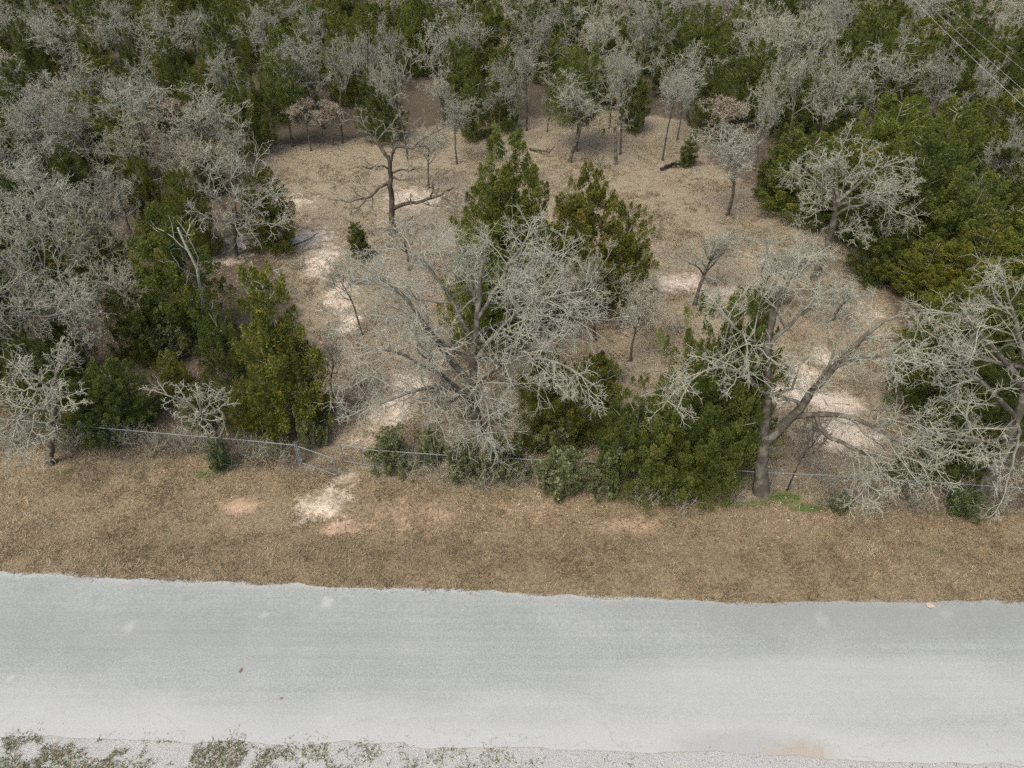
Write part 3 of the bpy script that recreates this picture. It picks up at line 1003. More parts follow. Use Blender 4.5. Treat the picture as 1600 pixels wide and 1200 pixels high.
surveyed_oak('bare_oak_tree', 'leaning grey oak with long drooping twigs hanging over the far end of the fence', 503,
             ([(1538, 762, 0), (1552, 730, 0), (1572, 695, 0), (1592, 650, .2), (1605, 600, .4), (1612, 550, .6)], .32, .12),
             [([(1590, 655, .2), (1560, 622, -.6), (1530, 592, -1), (1490, 565, -1.4), (1455, 552, -1.6)], .14, .03),
              ([(1603, 610, .3), (1560, 550, 0), (1520, 505, 0), (1480, 480, 0), (1440, 490, -.2)], .14, .03),
              ([(1608, 570, .5), (1590, 510, .8), (1572, 460, 1), (1560, 425, 1.2)], .12, .03),
              ([(1580, 680, .1), (1540, 690, -1.5), (1500, 690, -2), (1460, 680, -2.4), (1430, 662, -2.6)], .10, .03),
              ([(1592, 650, .2), (1590, 690, -1.5), (1582, 735, -2.6), (1570, 770, -3.2)], .09, .02),
              ([(1600, 625, .3), (1650, 570, 0), (1690, 530, .2)], .12, .03),
              ([(1605, 590, .4), (1670, 600, -1), (1720, 620, -1.6)], .10, .03),
              ([(1607, 575, .5), (1540, 560, 2), (1490, 540, 3), (1450, 520, 3.4)], .10, .03),
              ([(1610, 560, .5), (1640, 500, 1), (1660, 450, 1.4)], .10, .03)],
             'silver', n2=7, n3=5, n4=5, n5=3, len2=0.5, r=0.0095)
surveyed_oak('bare_oak_tree', 'gnarled dark oak with crooked black horizontal limbs standing alone in the clearing', 504,
             ([(613, 364, 0), (613, 330, 0), (610, 290, 0), (611, 262, 0), (607, 244, 0)], .23, .14),
             [([(613, 327, 0), (628, 318, -.2), (645, 318, -.4), (665, 311, -.5), (688, 306, -.7), (697, 296, -.7), (708, 293, -.8)], .16, .06),
              ([(672, 310, -.5), (678, 296, -.5), (674, 284, -.4), (684, 276, -.4)], .08, .04),
              ([(688, 306, -.7), (697, 311, -1), (704, 320, -1.1), (716, 324, -1.3)], .07, .03),
              ([(608, 285, 0), (596, 288, -.2), (588, 300, -.3), (572, 312, -.4), (556, 312, -.6), (545, 318, -.7), (532, 311, -.8)], .12, .04),
              ([(572, 312, -.4), (564, 322, -.8), (552, 326, -.9), (546, 336, -1)], .06, .03),
              ([(608, 248, 0), (598, 238, .2), (590, 222, .3), (578, 212, .4), (570, 196, .5), (552, 182, .6)], .13, .04),
              ([(590, 222, .3), (600, 205, .8), (612, 195, 1.2), (622, 178, 1.4)], .08, .03),
              ([(611, 252, 0), (614, 232, -.3), (628, 228, -.4), (645, 232, -.5), (668, 226, -.6)], .11, .04),
              ([(645, 232, -.5), (662, 214, 0), (684, 206, .3), (700, 196, .5)], .07, .03),
              ([(613, 270, 0), (626, 264, .3), (640, 268, .5), (660, 260, .8)], .08, .03),
              ([(613, 275, 0), (622, 282, -.3), (638, 280, -.6), (650, 284, -.9)], .07, .03),
              ([(610, 262, 0), (590, 258, -.4), (575, 264, -.8), (562, 258, -1)], .08, .03)],
             'dim', n2=5, n3=4, n4=3, n5=2, len2=0.42, r=0.014)
surveyed_oak('bare_oak_tree', 'round crowned pale oak on a leaning bare trunk at the edge of the clearing', 505,
             ([(1272, 437, 0), (1285, 405, 0), (1295, 375, 0), (1303, 345, 0), (1308, 315, 0)], .26, .15),
             [([(1298, 365, 0), (1325, 358, -.6), (1345, 362, -1), (1358, 375, -1.2)], .06, .02),
              ([(1304, 338, 0), (1330, 322, -.4), (1365, 318, -.8), (1400, 330, -1), (1425, 342, -1.2)], .13, .03),
              ([(1307, 322, 0), (1285, 292, .2), (1262, 270, .4), (1245, 255, .5)], .12, .03),
              ([(1308, 316, 0), (1306, 280, .6), (1310, 250, 1), (1318, 222, 1.2)], .13, .03),
              ([(1308, 316, 0), (1340, 288, .4), (1375, 264, .8), (1405, 252, 1)], .13, .03),
              ([(1306, 330, 0), (1275, 318, -.8), (1250, 318, -1.2)], .10, .03),
              ([(1307, 325, 0), (1350, 302, -1), (1395, 298, -1.5), (1430, 292, -1.8)], .11, .03),
              ([(1308, 318, 0), (1330, 270, 2), (1350, 240, 3)], .10, .03),
              ([(1308, 318, 0), (1290, 275, 2), (1275, 245, 3)], .10, .03)],
             'pale', n2=8, n3=5, n4=5, n5=3, len2=0.42, r=0.012)
surveyed_oak('bare_oak_tree', 'dark trunked bare oak standing in bare sand in front of bushy cedars', 506,
             ([(365, 398, 0), (366, 370, 0), (368, 348, 0), (366, 328, 0)], .26, .15),
             [([(366, 368, 0), (382, 338, -.3), (402, 315, -.5), (430, 300, -.6)], .13, .03),
              ([(366, 355, 0), (350, 322, 0), (332, 300, 0), (308, 285, 0)], .12, .03),
              ([(367, 340, 0), (365, 300, .5), (360, 270, .8), (366, 250, 1)], .12, .03),
              ([(367, 345, 0), (390, 300, .8), (405, 268, 1.2)], .11, .03),
              ([(367, 362, 0), (400, 350, -1), (430, 350, -1.4)], .09, .03),
              ([(367, 350, 0), (340, 345, -1.2), (310, 335, -2)], .09, .03)],
             None, n2=7, n3=5, n4=4, n5=2, len2=0.62, r=0.012)
surveyed_oak('bare_oak_tree', 'small oak outside the fence with twigs drooping to the dead grass', 507,
             ([(76, 724, 0), (80, 690, 0), (83, 655, 0), (84, 630, 0), (82, 600, 0)], .17, .09),
             [([(84, 640, 0), (58, 640, -1), (28, 658, -1.6), (16, 690, -2)], .09, .02),
              ([(84, 630, 0), (104, 618, -.8), (118, 632, -1.2)], .07, .02),
              ([(82, 610, 0), (60, 590, 0), (28, 572, .2)], .09, .02),
              ([(82, 602, 0), (95, 565, .4), (108, 545, .6)], .08, .02),
              ([(83, 660, 0), (62, 672, -1.6), (52, 700, -2.2), (46, 722, -2.5)], .06, .02),
              ([(82, 605, 0), (40, 610, 1), (0, 600, 1.6)], .08, .02)],
             'pale', n2=8, n3=5, n4=5, n5=2, len2=0.45)
surveyed_oak('bare_oak_tree', 'low umbrella shaped bare oak growing through the top rail of the fence', 508,
             ([(345, 706, 0), (338, 685, 0), (325, 662, 0), (312, 645, 0)], .10, .06),
             [([(318, 650, 0), (290, 630, -.2), (262, 618, -.4), (245, 612, -.5)], .06, .02),
              ([(314, 647, 0), (312, 620, .3), (306, 600, .5)], .06, .02),
              ([(315, 648, 0), (335, 622, .2), (352, 605, .4)], .06, .02),
              ([(318, 652, 0), (342, 640, -.6), (358, 622, -1)], .05, .02),
              ([(314, 648, 0), (295, 650, -1), (272, 655, -1.5)], .05, .02),
              ([(316, 650, 0), (315, 655, -1.2), (312, 665, -1.8)], .05, .02),
              ([(314, 647, 0), (285, 618, .8), (275, 600, 1.1)], .05, .02)],
             'pale', n2=5, n3=4, n4=3, n5=2, len2=0.38)

# ------------------------------------------------------------------ trees and shrubs of the middle distance
by_base('cedar', 792, 470, 192, 150, 'green', 'tall green cedar beside the gnarled dark oak, tallest in the clearing', var=0)
by_base('cedar', 800, 490, 255, 170, 'olive', 'olive tinged cedar growing against the tallest cedar of the clearing', var=1)
by_base('cedar', 760, 540, 350, 130, 'bright', 'bright green cedar behind the broad oak inside the gate', var=3)
by_base('cedar', 905, 478, 252, 130, 'bronze', 'bronze green cedar with an open foot in mid clearing', var=4)
by_base('cedar', 970, 470, 315, 90, 'olive', 'low open cedar leaning out beside the bronze green cedar', var=2)
by_base('column', 563, 402, 344, 34, 'dark', 'small dark cone shaped cedar on the sand track')
by_base('column', 466, 672, 402, 112, 'olive', 'yellow tipped columnar cedar next to the gate post', var=0)
by_base('cedar', 425, 668, 575, 70, 'olive', 'low yellowish cedar at the foot of the columnar cedar')
by_base('cedar', 300, 520, 316, 135, 'green', 'ragged green cedar beside a bleached snag')
by_base('cedar', 365, 595, 462, 88, 'dark', 'dark green cedar between the bleached snag and the columnar cedar')
by_base('cedar', 432, 388, 262, 80, 'olive', 'olive cedar standing behind the dark trunked oak', var=2)
by_base('cedar', 282, 620, 548, 60, 'bronze', 'small golden green cedar behind the umbrella shaped oak')
by_base('cedar', 395, 665, 592, 66, 'bronze', 'small golden cedar beside the umbrella shaped oak')
by_base('cedar', 200, 660, 560, 110, 'dark', 'dark green cedar inside the fence between the drooping and umbrella shaped oaks')
by_base('cedar', 130, 665, 575, 110, 'dark', 'dark green cedar inside the fence nearest the small drooping oak')
by_base('cedar', 85, 640, 520, 110, 'dark', 'shadowy cedar behind the small drooping oak')
by_base('cedar', 330, 655, 600, 80, 'dark', 'low dark cedar inside the fence behind the umbrella shaped oak')
by_base('cedar', 1128, 715, 440, 120, 'green', 'rounded upper cedar crown rising between the fence cedars and the thick trunked oak', var=1)
by_base('cedar', 1088, 742, 440, 180, 'green', 'large dense green cedar leaning on the fence beside the thick trunked oak', var=3)
by_base('cedar', 1040, 758, 590, 130, 'green', 'bushy lower cedar attached to the dense one at the fence', var=3)
by_base('cedar', 985, 745, 600, 130, 'dark', 'dark bushy cedar in the row inside the fence', var=3)
by_base('cedar', 850, 690, 548, 95, 'olive', 'brownish cedar in the fence hedge, next to the broad oak', var=2)
by_base('cedar', 925, 690, 545, 100, 'olive', 'brownish cedar in the fence hedge, second from the broad oak', var=4)
by_base('cedar', 1100, 775, 665, 90, 'green', 'short cedar skirt growing under the dense fence cedar', var=3)
by_base('column', 1210, 315, 190, 62, 'dark', 'narrow dark green cedar at the clearing edge beside the round crowned oak')
by_base('column', 1075, 260, 200, 26, 'dark', 'thin young cedar beside the dark log')
for (x, y, t, w, tn) in [(1440, 640, 470, 130, 'dark'), (1510, 700, 540, 140, 'dark'), (1470, 740, 620, 110, 'dark'), (1590, 660, 500, 130, 'dark'), (1560, 560, 430, 120, 'dark')]:
    by_base('cedar', x, y, t, w, tn, 'dark green cedar tangled behind the leaning grey oak', 'cedars behind the leaning oak')
for (x, y, t, w, tn, k) in [(1430, 470, 375, 105, 'bronze', 'cedar'), (1500, 480, 350, 130, 'bronze', 'cedar'), (1580, 470, 318, 140, 'bright', 'cedar')]:
    by_base(k, x, y, t, w, tn, 'yellowish cedar along the clearing edge behind the leaning grey oak', 'yellowish cedars at the clearing edge')
for (x, y, t, w, tn) in [(1370, 290, 140, 110, 'bright'), (1440, 330, 150, 130, 'green'), (1510, 300, 140, 130, 'olive'), (1410, 370, 215, 130, 'green'), (1500, 380, 215, 130, 'dark'), (1560, 310, 160, 90, 'dark')]:
    by_base('cedar', x, y, t, w, tn, 'big green cedar in the solid evergreen stand behind the round crowned oak', 'cedar stand behind the round crowned oak')
by_base('cedar', 318, 402, 258, 70, 'olive', 'olive cedar pressed against the dark trunked oak on the crowded side', var=1)
by_base('cedar', 1360, 440, 340, 80, 'dark', 'short cedar under the round crowned oak at the clearing edge')
by_base('cedar', 1330, 380, 300, 70, 'dark', 'low cedar shaded by the round crowned oak')

# bare trees of the middle distance
by_base('slim', 1137, 338, 196, 105, 'ash', 'slender grey oak with a fuzzy round crown alone on the litter')
by_base('bare', 890, 253, 98, 110, 'pale', 'straight trunked oak with rising fan shaped limbs at the back of the clearing', var=4)
by_base('highcrown', 900, 235, 64, 100, 'green', 'high crowned green cedar behind the fan shaped oak')
for (x, y, t, w, k, tn) in [(535, 224, 44, 70, 'slim', 'ash'), (505, 200, 42, 100, 'bare', 'ash'), (638, 250, 78, 72, 'slim', 'pale'), (698, 200, 111, 62, 'slim', 'pale'), (781, 196, 115, 72, 'slim', 'pale'),
                            (952, 200, 74, 52, 'slim', 'ash'), (1035, 250, 88, 70, 'slim', 'ash'), (1077, 195, 64, 80, 'bare', 'pale'), (670, 294, 196, 62, 'slim', 'tan'), (714, 257, 150, 60, 'slim', 'ash'), (1058, 218, 110, 55, 'slim', 'ash'), (855, 205, 130, 50, 'slim', 'ash')]:
    by_base(k, x, y, t, w, tn, 'slim bare oak with its trunk showing along the back edge of the clearing', 'slim oaks at the back edge of the clearing')
for (x, y, t, w) in [(486, 234, 152, 52), (521, 227, 155, 45), (1125, 225, 150, 72), (320, 215, 150, 50), (275, 225, 150, 65)]:
    by_base('brown', x, y, t, w, None, 'small oak still holding brown dead leaves at the back of the clearing', 'brown leaved oaks')
by_base('highcrown', 457, 227, 78, 72, 'dark', 'tall dark cedar with a bare lower trunk at the back corner of the clearing')
by_base('broad', 1085, 475, 335, 130, 'ash', 'sprawling thin oak behind the dense fence cedar')
by_base('broad', 1170, 490, 345, 140, 'ash', 'wispy pale oak rising behind the thick trunked oak')
by_base('slim', 835, 535, 400, 120, 'tan', 'thin pale oak beside the broad oak inside the gate')
by_base('slim', 930, 530, 385, 110, 'tan', 'thin tan oak with tangled twigs in front of the bronze cedar')
by_base('slim', 985, 560, 450, 80, 'tan', 'scrubby small oak among the dead leaves of the clearing')
by_base('slim', 565, 520, 395, 80, 'pale', 'spindly oak crowding the broad oak beside the sand track')
by_base('slim', 520, 640, 520, 60, 'pale', 'thin twiggy oak between the columnar cedar and the gate')
by_base('slim', 1230, 765, 640, 40, 'black', 'dark thin double stemmed tree beside the thick pale trunk', var=1)
for (x, y, t, w, lb) in [(868, 505, 402, 120, 'wispy low scrub oak between the broad oak and the bronze green cedar'), (965, 510, 415, 115, 'wispy low scrub oak in front of the low open cedar'), (1215, 478, 365, 105, 'wispy scrub oak between the thick trunked and round crowned oaks'), (640, 420, 350, 80, 'wispy scrub oak at the foot of the gnarled dark oak'), (1300, 500, 430, 90, 'thin scrub oak below the leaning trunk of the round crowned oak')]:
    by_base('broad', x, y, t, w, 'tan' if x < 1000 else 'ash', lb)
# the crowded bare oaks beside the track
for (x, y, t, w, k, tn) in [(30, 560, 330, 190, 'broad', 'pale'), (130, 520, 300, 170, 'broad', 'pale'), (60, 620, 420, 210, 'broad', 'pale'), (165, 600, 420, 140, 'bare', 'pale'), (190, 475, 300, 110, 'bare', 'tan'), (-40, 620, 400, 170, 'broad', 'pale'), (-30, 470, 290, 170, 'broad', 'pale'), (230, 540, 400, 90, 'slim', 'tan'), (100, 430, 262, 130, 'bare', 'pale')]:
    by_base(k, x, y, t, w, tn, 'wide pale bare oak in the tangled crowd beside the sand track', 'crowded bare oaks beside the sand track')
for (x, y, t, w, k, tn) in [(45, 400, 277, 100, 'bare', 'pale'), (140, 400, 270, 100, 'bare', 'pale'), (215, 390, 255, 90, 'bare', 'ash'), (30, 330, 190, 100, 'bare', 'ash'), (100, 310, 150, 110, 'bare', 'ash'), (165, 300, 150, 90, 'bare', 'ash'), (230, 320, 175, 90, 'bare', 'tan'), (290, 310, 200, 80, 'bare', 'tan'), (370, 290, 165, 66, 'bare', 'pale'), (330, 310, 210, 70, 'slim', 'tan'), (60, 270, 130, 90, 'bare', 'ash'), (190, 250, 120, 80, 'bare', 'ash')]:
    by_base(k, x, y, t, w, tn, 'grey bare oak packed into the dense wood behind the dark trunked oak', 'bare oaks of the dense wood')
for (x, y, t, w, tn) in [(10, 310, 155, 75, 'dark'), (15, 360, 215, 70, 'dark'), (250, 375, 240, 60, 'bronze'), (335, 300, 208, 45, 'bronze'), (178, 470, 328, 105, 'green'), (95, 470, 350, 75, 'green'), (300, 390, 265, 60, 'olive'), (60, 400, 280, 65, 'dark'), (135, 345, 225, 65, 'dark'), (40, 600, 470, 80, 'dark'), (120, 590, 470, 70, 'olive'), (5, 500, 395, 60, 'green'), (230, 560, 450, 80, 'dark'), (95, 300, 190, 60, 'green'), (215, 300, 190, 50, 'olive')]:
    by_base('cedar', x, y, t, w, tn, 'cedar half hidden among the crowded bare oaks beside the sand track', 'cedars among the crowded bare oaks')

# far wood: crown tops and widths, height of the neighbours
FAR_BARE = [(85, 4, 100, 9), (250, 2, 105, 9), (172, 8, 48, 7.5), (410, 2, 88, 8.5), (360, 66, 80, 8), (205, 76, 78, 8), (90, 82, 90, 8.5), (686, 34, 82, 8.5), (560, 46, 60, 8.5), (714, 4, 95, 9), (825, 52, 58, 8.5), (860, 4, 100, 9.5), (940, 6, 90, 10), (1010, 4, 90, 10),
            (1190, 4, 90, 9.5), (1255, 6, 90, 9.5), (1310, 4, 70, 9), (1265, 66, 90, 10), (1320, 76, 80, 9.5), (1210, 112, 66, 8), (1400, 52, 110, 9), (1500, 66, 70, 8.5), (1545, 82, 66, 8), (1575, 186, 70, 8.5), (1545, 277, 66, 6), (600, 20, 50, 8), (1440, 4, 40, 8), (1590, 2, 60, 9), (30, 2, 50, 9), (480, 4, 50, 8.5), (318, 4, 50, 8), (780, 90, 40, 7.5), (985, 70, 60, 9)]
FAR_CEDAR = [(25, 30, 55, 8, 'dark'), (130, 40, 48, 7.5, 'olive'), (190, 42, 44, 7, 'dark'), (256, 54, 54, 7, 'dark'), (333, 30, 70, 8, 'green'), (316, 2, 46, 8, 'dark'), (438, 36, 84, 8.5, 'green'), (480, 2, 52, 8, 'green'), (130, 110, 72, 6.5, 'olive'), (293, 105, 62, 6.5, 'green'), (365, 98, 82, 7.5, 'green'), (572, 2, 66, 8.5, 'green'), (640, 4, 58, 7.5, 'bright'), (770, 2, 74, 8.5, 'olive'), (715, 60, 60, 7.5, 'green'), (788, 70, 52, 7.5, 'green'), (588, 105, 74, 6.5, 'dark'), (1060, 22, 62, 8, 'dark'), (1110, 6, 100, 8.5, 'green'), (1190, 60, 100, 7.5, 'green'), (1372, 4, 90, 8, 'green'), (1450, 26, 70, 7, 'bronze'), (1530, 6, 100, 9, 'dark'), (1590, 58, 70, 8, 'dark'), (1590, 150, 80, 7.5, 'dark'), (1340, 110, 60, 6.5, 'dark'), (660, 4, 40, 7.5, 'dark'), (820, 2, 40, 8, 'dark'), (225, 100, 40, 6, 'dark'), (740, 120, 50, 5.5, 'dark'), (1000, 110, 50, 5.5, 'dark'), (10, 90, 60, 7, 'dark'), (1120, 95, 50, 6, 'dark')]
for (x, t, w, h) in FAR_BARE:
    under = x > 1330 and t < 200
    by_top('bare', x, t, w, h, ['ash', 'pale', 'ash'][int(prng.integers(3))], 'grey leafless oak in the far wood ' + ('near the overhead cables' if under else 'beyond the clearing'), 'leafless oaks near the cables' if under else 'leafless oaks of the far wood')
for (x, t, w, h, tn) in FAR_CEDAR:
    under = x > 1330
    by_top('cedar', x, t, w, h, tn, 'green cedar in the far wood ' + ('near the overhead cables' if under else 'beyond the clearing'), 'cedars near the cables' if under else 'cedars of the far wood')

# evergreen shrubs along the fence
for (x, y, t, w, lb) in [(616, 722, 670, 66, 'grey green shrub hanging over the rail beside the gate'), (675, 715, 668, 40, 'small grey green shrub behind the fence rail'), (728, 738, 686, 64, 'grey green shrub under the drooping twigs of the broad oak'), (785, 735, 650, 70, 'tall grey green shrub inside the fence'), (880, 762, 702, 86, 'round bright shrub standing in front of the fence rail'), (872, 700, 640, 66, 'dusty green shrub behind the fence hedge'),
                         (1504, 800, 764, 56, 'low dark green shrub on the verge under drooping oak twigs'), (348, 730, 686, 34, 'small dark shrub below the umbrella shaped oak'), (488, 694, 648, 40, 'grey green shrub at the foot of the columnar cedar'), (168, 688, 648, 60, 'dark shrub swallowing the end of the fence rail'), (272, 560, 506, 60, 'dusty grey shrub beside the fallen pale log'), (1310, 795, 770, 34, 'small weedy shrub under the low twigs at the fence'),
                         (1410, 745, 700, 60, 'dull green shrub inside the fence beside bare sand'), (1500, 352, 314, 76, 'grey green bush in front of the evergreen stand'), (1020, 770, 720, 60, 'leafy shrub at the dark foot of the fence cedars'), (945, 765, 700, 60, 'leafy shrub between the round bright shrub and the fence cedars')]:
    by_base('shrub', x, y, t, w, 'grey' if 'grey' in lb else ('dark' if 'dark' in lb else None), lb)
for (x, y, t, w) in [(400, 715, 680, 60), (290, 695, 660, 60), (560, 600, 560, 50), (790, 590, 550, 60), (700, 640, 600, 60), (880, 610, 570, 50), (960, 590, 550, 60), (660, 720, 690, 50), (830, 745, 705, 60), (1270, 740, 705, 50), (1330, 720, 690, 50), (430, 585, 520, 60), (1340, 600, 560, 50), (1400, 600, 560, 50), (730, 330, 300, 50), (770, 245, 215, 50), (940, 260, 235, 40), (560, 440, 400, 60), (470, 420, 392, 40), (430, 470, 430, 60), (1060, 520, 480, 60), (1110, 440, 400, 60), (200, 690, 655, 50), (20, 700, 650, 60), (1560, 790, 745, 50), (240, 700, 668, 46), (430, 712, 682, 46), (640, 735, 700, 50), (700, 748, 706, 50), (760, 755, 712, 50), (805, 755, 715, 46), (1000, 785, 745, 50), (1060, 790, 750, 46), (1150, 790, 755, 40), (1290, 790, 752, 50), (1360, 795, 760, 50), (1430, 795, 758, 50), (1500, 780, 735, 50), (110, 705, 668, 50), (320, 705, 672, 40)]:
    by_base('thicket', x, y, t, w, 'tan', 'low tangle of bare brown stems and twigs on the ground', 'bare thickets')

# ------------------------------------------------------------------ filling wood
GLADE = [tuple(on_level(*q)[:2]) for q in [(235, 330), (430, 320), (520, 500), (520, 690), (225, 690)]]     # hand surveyed corner by the sand track
frng = np.random.default_rng(77)
PX = [(p[0], p[1]) for p in PLACED]
cand = 0
filled = 0
while cand < 7000:
    cand += 1
    y = frng.uniform(27, 150)
    half = 0.70 * (y * CP + CAM_H * SP) + 8
    x = frng.uniform(-half, half)
    if y < fence_y(x) + 2.0:
        continue
    if inside(np.array([x]), np.array([y]), CLEAR)[0] or inside(np.array([x]), np.array([y]), GLADE)[0]:
        continue
    c = on_level(290, 62)
    if math.hypot(x - c[0], (y - c[1]) * 0.5) < 4.5:
        continue
    gap = (3.7 + 1.3 * frng.random()) if y > 60 else (2.7 + frng.random())
    if min((x - a) ** 2 + (y - b) ** 2 for a, b in PX) < gap * gap:
        continue
    # keep out of the clearing edge so trunks there stay in view
    if min(math.hypot(x - q[0], y - q[1]) for q in CLEAR) < 2.0:
        continue
    PX.append((x, y))
    z = zat(x, y)
    wood = fbm(np.array([x]), np.array([y]), 14, 91, 2)[0]
    if wood + 0.25 * frng.normal() > 0.41:
        plant('cedar', (x, y, z), frng.uniform(5.0, 8.6), frng.uniform(4.2, 6.2), ['dark', 'green', 'olive'][frng.integers(3)], 'smaller cedar filling a gap deep inside the wood', 'gap filling cedars deep in the wood')
    else:
        plant('bare', (x, y, z), frng.uniform(5.5, 8.2), frng.uniform(5, 7), ['ash', 'pale', 'tan'][frng.integers(3)], 'smaller bare oak filling a gap deep inside the wood', 'gap filling oaks deep in the wood')
    filled += 1

# every look-alike tree of the wood says what it looks like, what it stands next to and where
WORD = {'ash': 'ash grey', 'pale': 'pale grey', 'tan': 'tan brown', None: 'grey', 'black': 'dark', 'dark': 'dark green', 'green': 'mid green', 'olive': 'olive', 'bronze': 'bronze', 'bright': 'bright green', 'grey': 'grey green'}
NOUN = {'bare_oak_tree': 'bare oak', 'cedar_tree': 'cedar', 'brown_leaved_oak_tree': 'brown leaved oak'}
SPOTS = [('near the overhead cables', (1560, 60)), ('near the overhead cables', (1480, 20)), ('around the small sand gap', (290, 62)), ('behind the fan shaped oak', (890, 130)), ('behind the gnarled dark oak', (610, 120)), ('behind the cedar stand', (1450, 170)), ('behind the round crowned oak', (1270, 190)),
         ('behind the dark trunked oak', (310, 250)), ('by the crowded oaks', (80, 430)), ('behind the leaning grey oak', (1560, 480)), ('behind the bare trunked cedar', (440, 120)), ('behind the slender grey oak', (1150, 130)), ('farthest from the sand track', (80, 130))]
SPOTW = [(n, on_level(*q)) for n, q in SPOTS]
trees = [m for m in META if m['o'].name.split('.')[0] in NOUN]
TX = np.array([(m['x'], m['y']) for m in trees])
for i, m in enumerate(trees):
    if 'group' not in m['o']:
        continue
    d = np.hypot(TX[:, 0] - m['x'], TX[:, 1] - m['y'])
    d[i] = 1e9
    nb = trees[int(np.argmin(d))]
    noun = NOUN[m['o'].name.split('.')[0]]
    zone = min(SPOTW, key=lambda q: math.hypot(q[1][0] - m['x'], (q[1][1] - m['y']) * 0.7))[0]
    lo, hi = (5.5, 7.3) if noun == 'cedar' else (6.8, 8.2)
    size = 'low' if m['h'] < lo else ('tall' if m['h'] > hi else 'middling')
    m['o']['label'] = ' '.join(('%s %s %s beside %s %s, %s' % (size, WORD[m['tone']] if 'brown' not in noun else '', noun, WORD[nb['tone']] if nb['kind'] != 'brown' else '', NOUN[nb['o'].name.split('.')[0]], zone)).split())
    m['o']['group'] = noun + 's ' + zone



MARKS = [('the gate', (530, 720)), ('the umbrella shaped oak', (345, 706)), ('the broad oak', (748, 678)), ('the gnarled dark oak', (613, 364)), ('the thick trunked oak', (1190, 767)), ('the tallest cedar', (792, 470)), ('the bronze green cedar', (905, 478)), ('the round crowned oak', (1272, 437)), ('the columnar cedar', (466, 672)), ('the leaning grey oak', (1538, 762)), ('the small drooping oak', (76, 724)), ('the fan shaped oak', (890, 253)), ('the round bright shrub', (880, 762)), ('the fence hedge', (940, 690)), ('the small cone shaped cedar', (563, 402)), ('the dense fence cedar', (1095, 745)), ('the sandy ground under the long limb', (1310, 660)), ('the wispy pale oak', (1165, 480))]
MARKW = [(n, on_level(*q)) for n, q in MARKS]
for m in META:
    if m['kind'] == 'thicket':
        mk = min(MARKW, key=lambda q: math.hypot(q[1][0] - m['x'], q[1][1] - m['y']))[0]
        m['o']['label'] = '%s tangle of bare brown twigs beside %s' % ('low' if m['h'] < 1.3 else 'waist high', mk)


# ------------------------------------------------------------------ snags and fallen wood
def timber(name, label, cat, pts, r0, r1, tone, lying=True, stubs=4, seed=1):
    """pts: (px,row,height above ground) for lying wood or (px,row,metres behind) for upright"""
    g = np.random.default_rng(seed)
    if lying:
        q = np.array([on_level(a, b, c) for a, b, c in pts])
        for i in range(len(q)):
            q[i, 2] += zat(q[i, 0], q[i, 1])
        foot = np.array([q[0, 0], q[0, 1], zat(q[0, 0], q[0, 1])])
    else:
        foot = base_at(*pts[0][:2])
        q = np.array([on_upright(a, b, foot[1] + c) for a, b, c in pts])
        q[0, 2] = foot[2] - 0.1
    q = q - foot
    s = np.concatenate([[0], np.cumsum(np.linalg.norm(np.diff(q, axis=0), axis=1))])
    t = np.linspace(0, s[-1], 10)
    P = np.stack([np.interp(t, s, q[:, i]) for i in range(3)], 1)
    P[1:-1] += g.normal(0, 0.03, (8, 3))
    B = Branches(P[None], np.linspace(r0, r1, 10)[None])
    root = obj(name, None, None, foot)
    root.empty_display_size = 0.2
    tag(root, label, cat)
    V, F, rr = tubes(B.P, B.R, 8)
    if tone == 'bleach':
        rr = rr * 0.12          # barkless silver wood
    F = F.tolist()
    me = bpy.data.meshes.new('timber')
    caps = [list(range(7, -1, -1)), list(range(len(V) - 8, len(V)))]
    me.from_pydata(V.tolist(), [], F + caps)
    at = me.attributes.new('rad', 'FLOAT', 'POINT')
    at.data.foreach_set('value', rr.astype(np.float32))
    me.materials.append(M_BARK)
    o = obj('trunk', me, root)
    c = TONE[tone]
    o.color = (c[0], c[1], c[2], 1)
    if stubs:
        B2 = spawn(B, stubs, 0.3, 1.0, 0.5, 1.1, 0.35, 0.55, 0.015, 5, 0.2, 0.06, 0.5, g)
        B3 = spawn(B2, 3, 0.3, 1.0, 0.5, 1.1, 0.5, 0.6, 0.01, 4, 0.2, 0.0, 0.5, g)
        o = obj('branches', branch_mesh('timber_branches', [(B2, 4), (B3, 3)]), root)
        o.color = (c[0], c[1], c[2], 1)


TONE['bleach'] = (1.15, 1.15, 1.2)
TONE['coal'] = (0.3, 0.28, 0.27)
timber('dead_snag', 'bleached white dead snag rising through the ragged green cedar', 'snag', [(320, 512, 0), (316, 465, -.8), (307, 415, -1.3), (290, 385, -1.5), (278, 356, -1.6)], .13, .05, 'bleach', False, 5, 2)
timber('dead_snag', 'twisted bleached snag between the dark cedar and the columnar cedar', 'snag', [(400, 510, 0), (398, 470, 0), (404, 440, 0), (418, 420, 0)], .12, .04, 'bleach', False, 6, 3)
timber('dead_snag', 'branchless dead trunk standing in the litter beside the fan shaped oak', 'snag', [(962, 256, 0), (962, 230, 0), (961, 196, 0)], .17, .11, None, False, 0, 4)
timber('broken_trunk', 'charred broken trunk at the edge of the crowded oaks', 'snag', [(204, 490, 0), (196, 468, 0), (188, 448, 0)], .16, .08, 'coal', False, 3, 5)
timber('broken_trunk', 'charred leaning stump beside the other broken trunk', 'snag', [(216, 484, 0), (208, 462, 0), (203, 448, 0)], .14, .09, 'coal', False, 2, 6)
timber('fallen_log', 'pale fallen log lying at the foot of the bleached snag', 'log', [(303, 509, .2), (318, 500, .25), (340, 488, .15)], .10, .06, 'bleach', True, 3, 7)
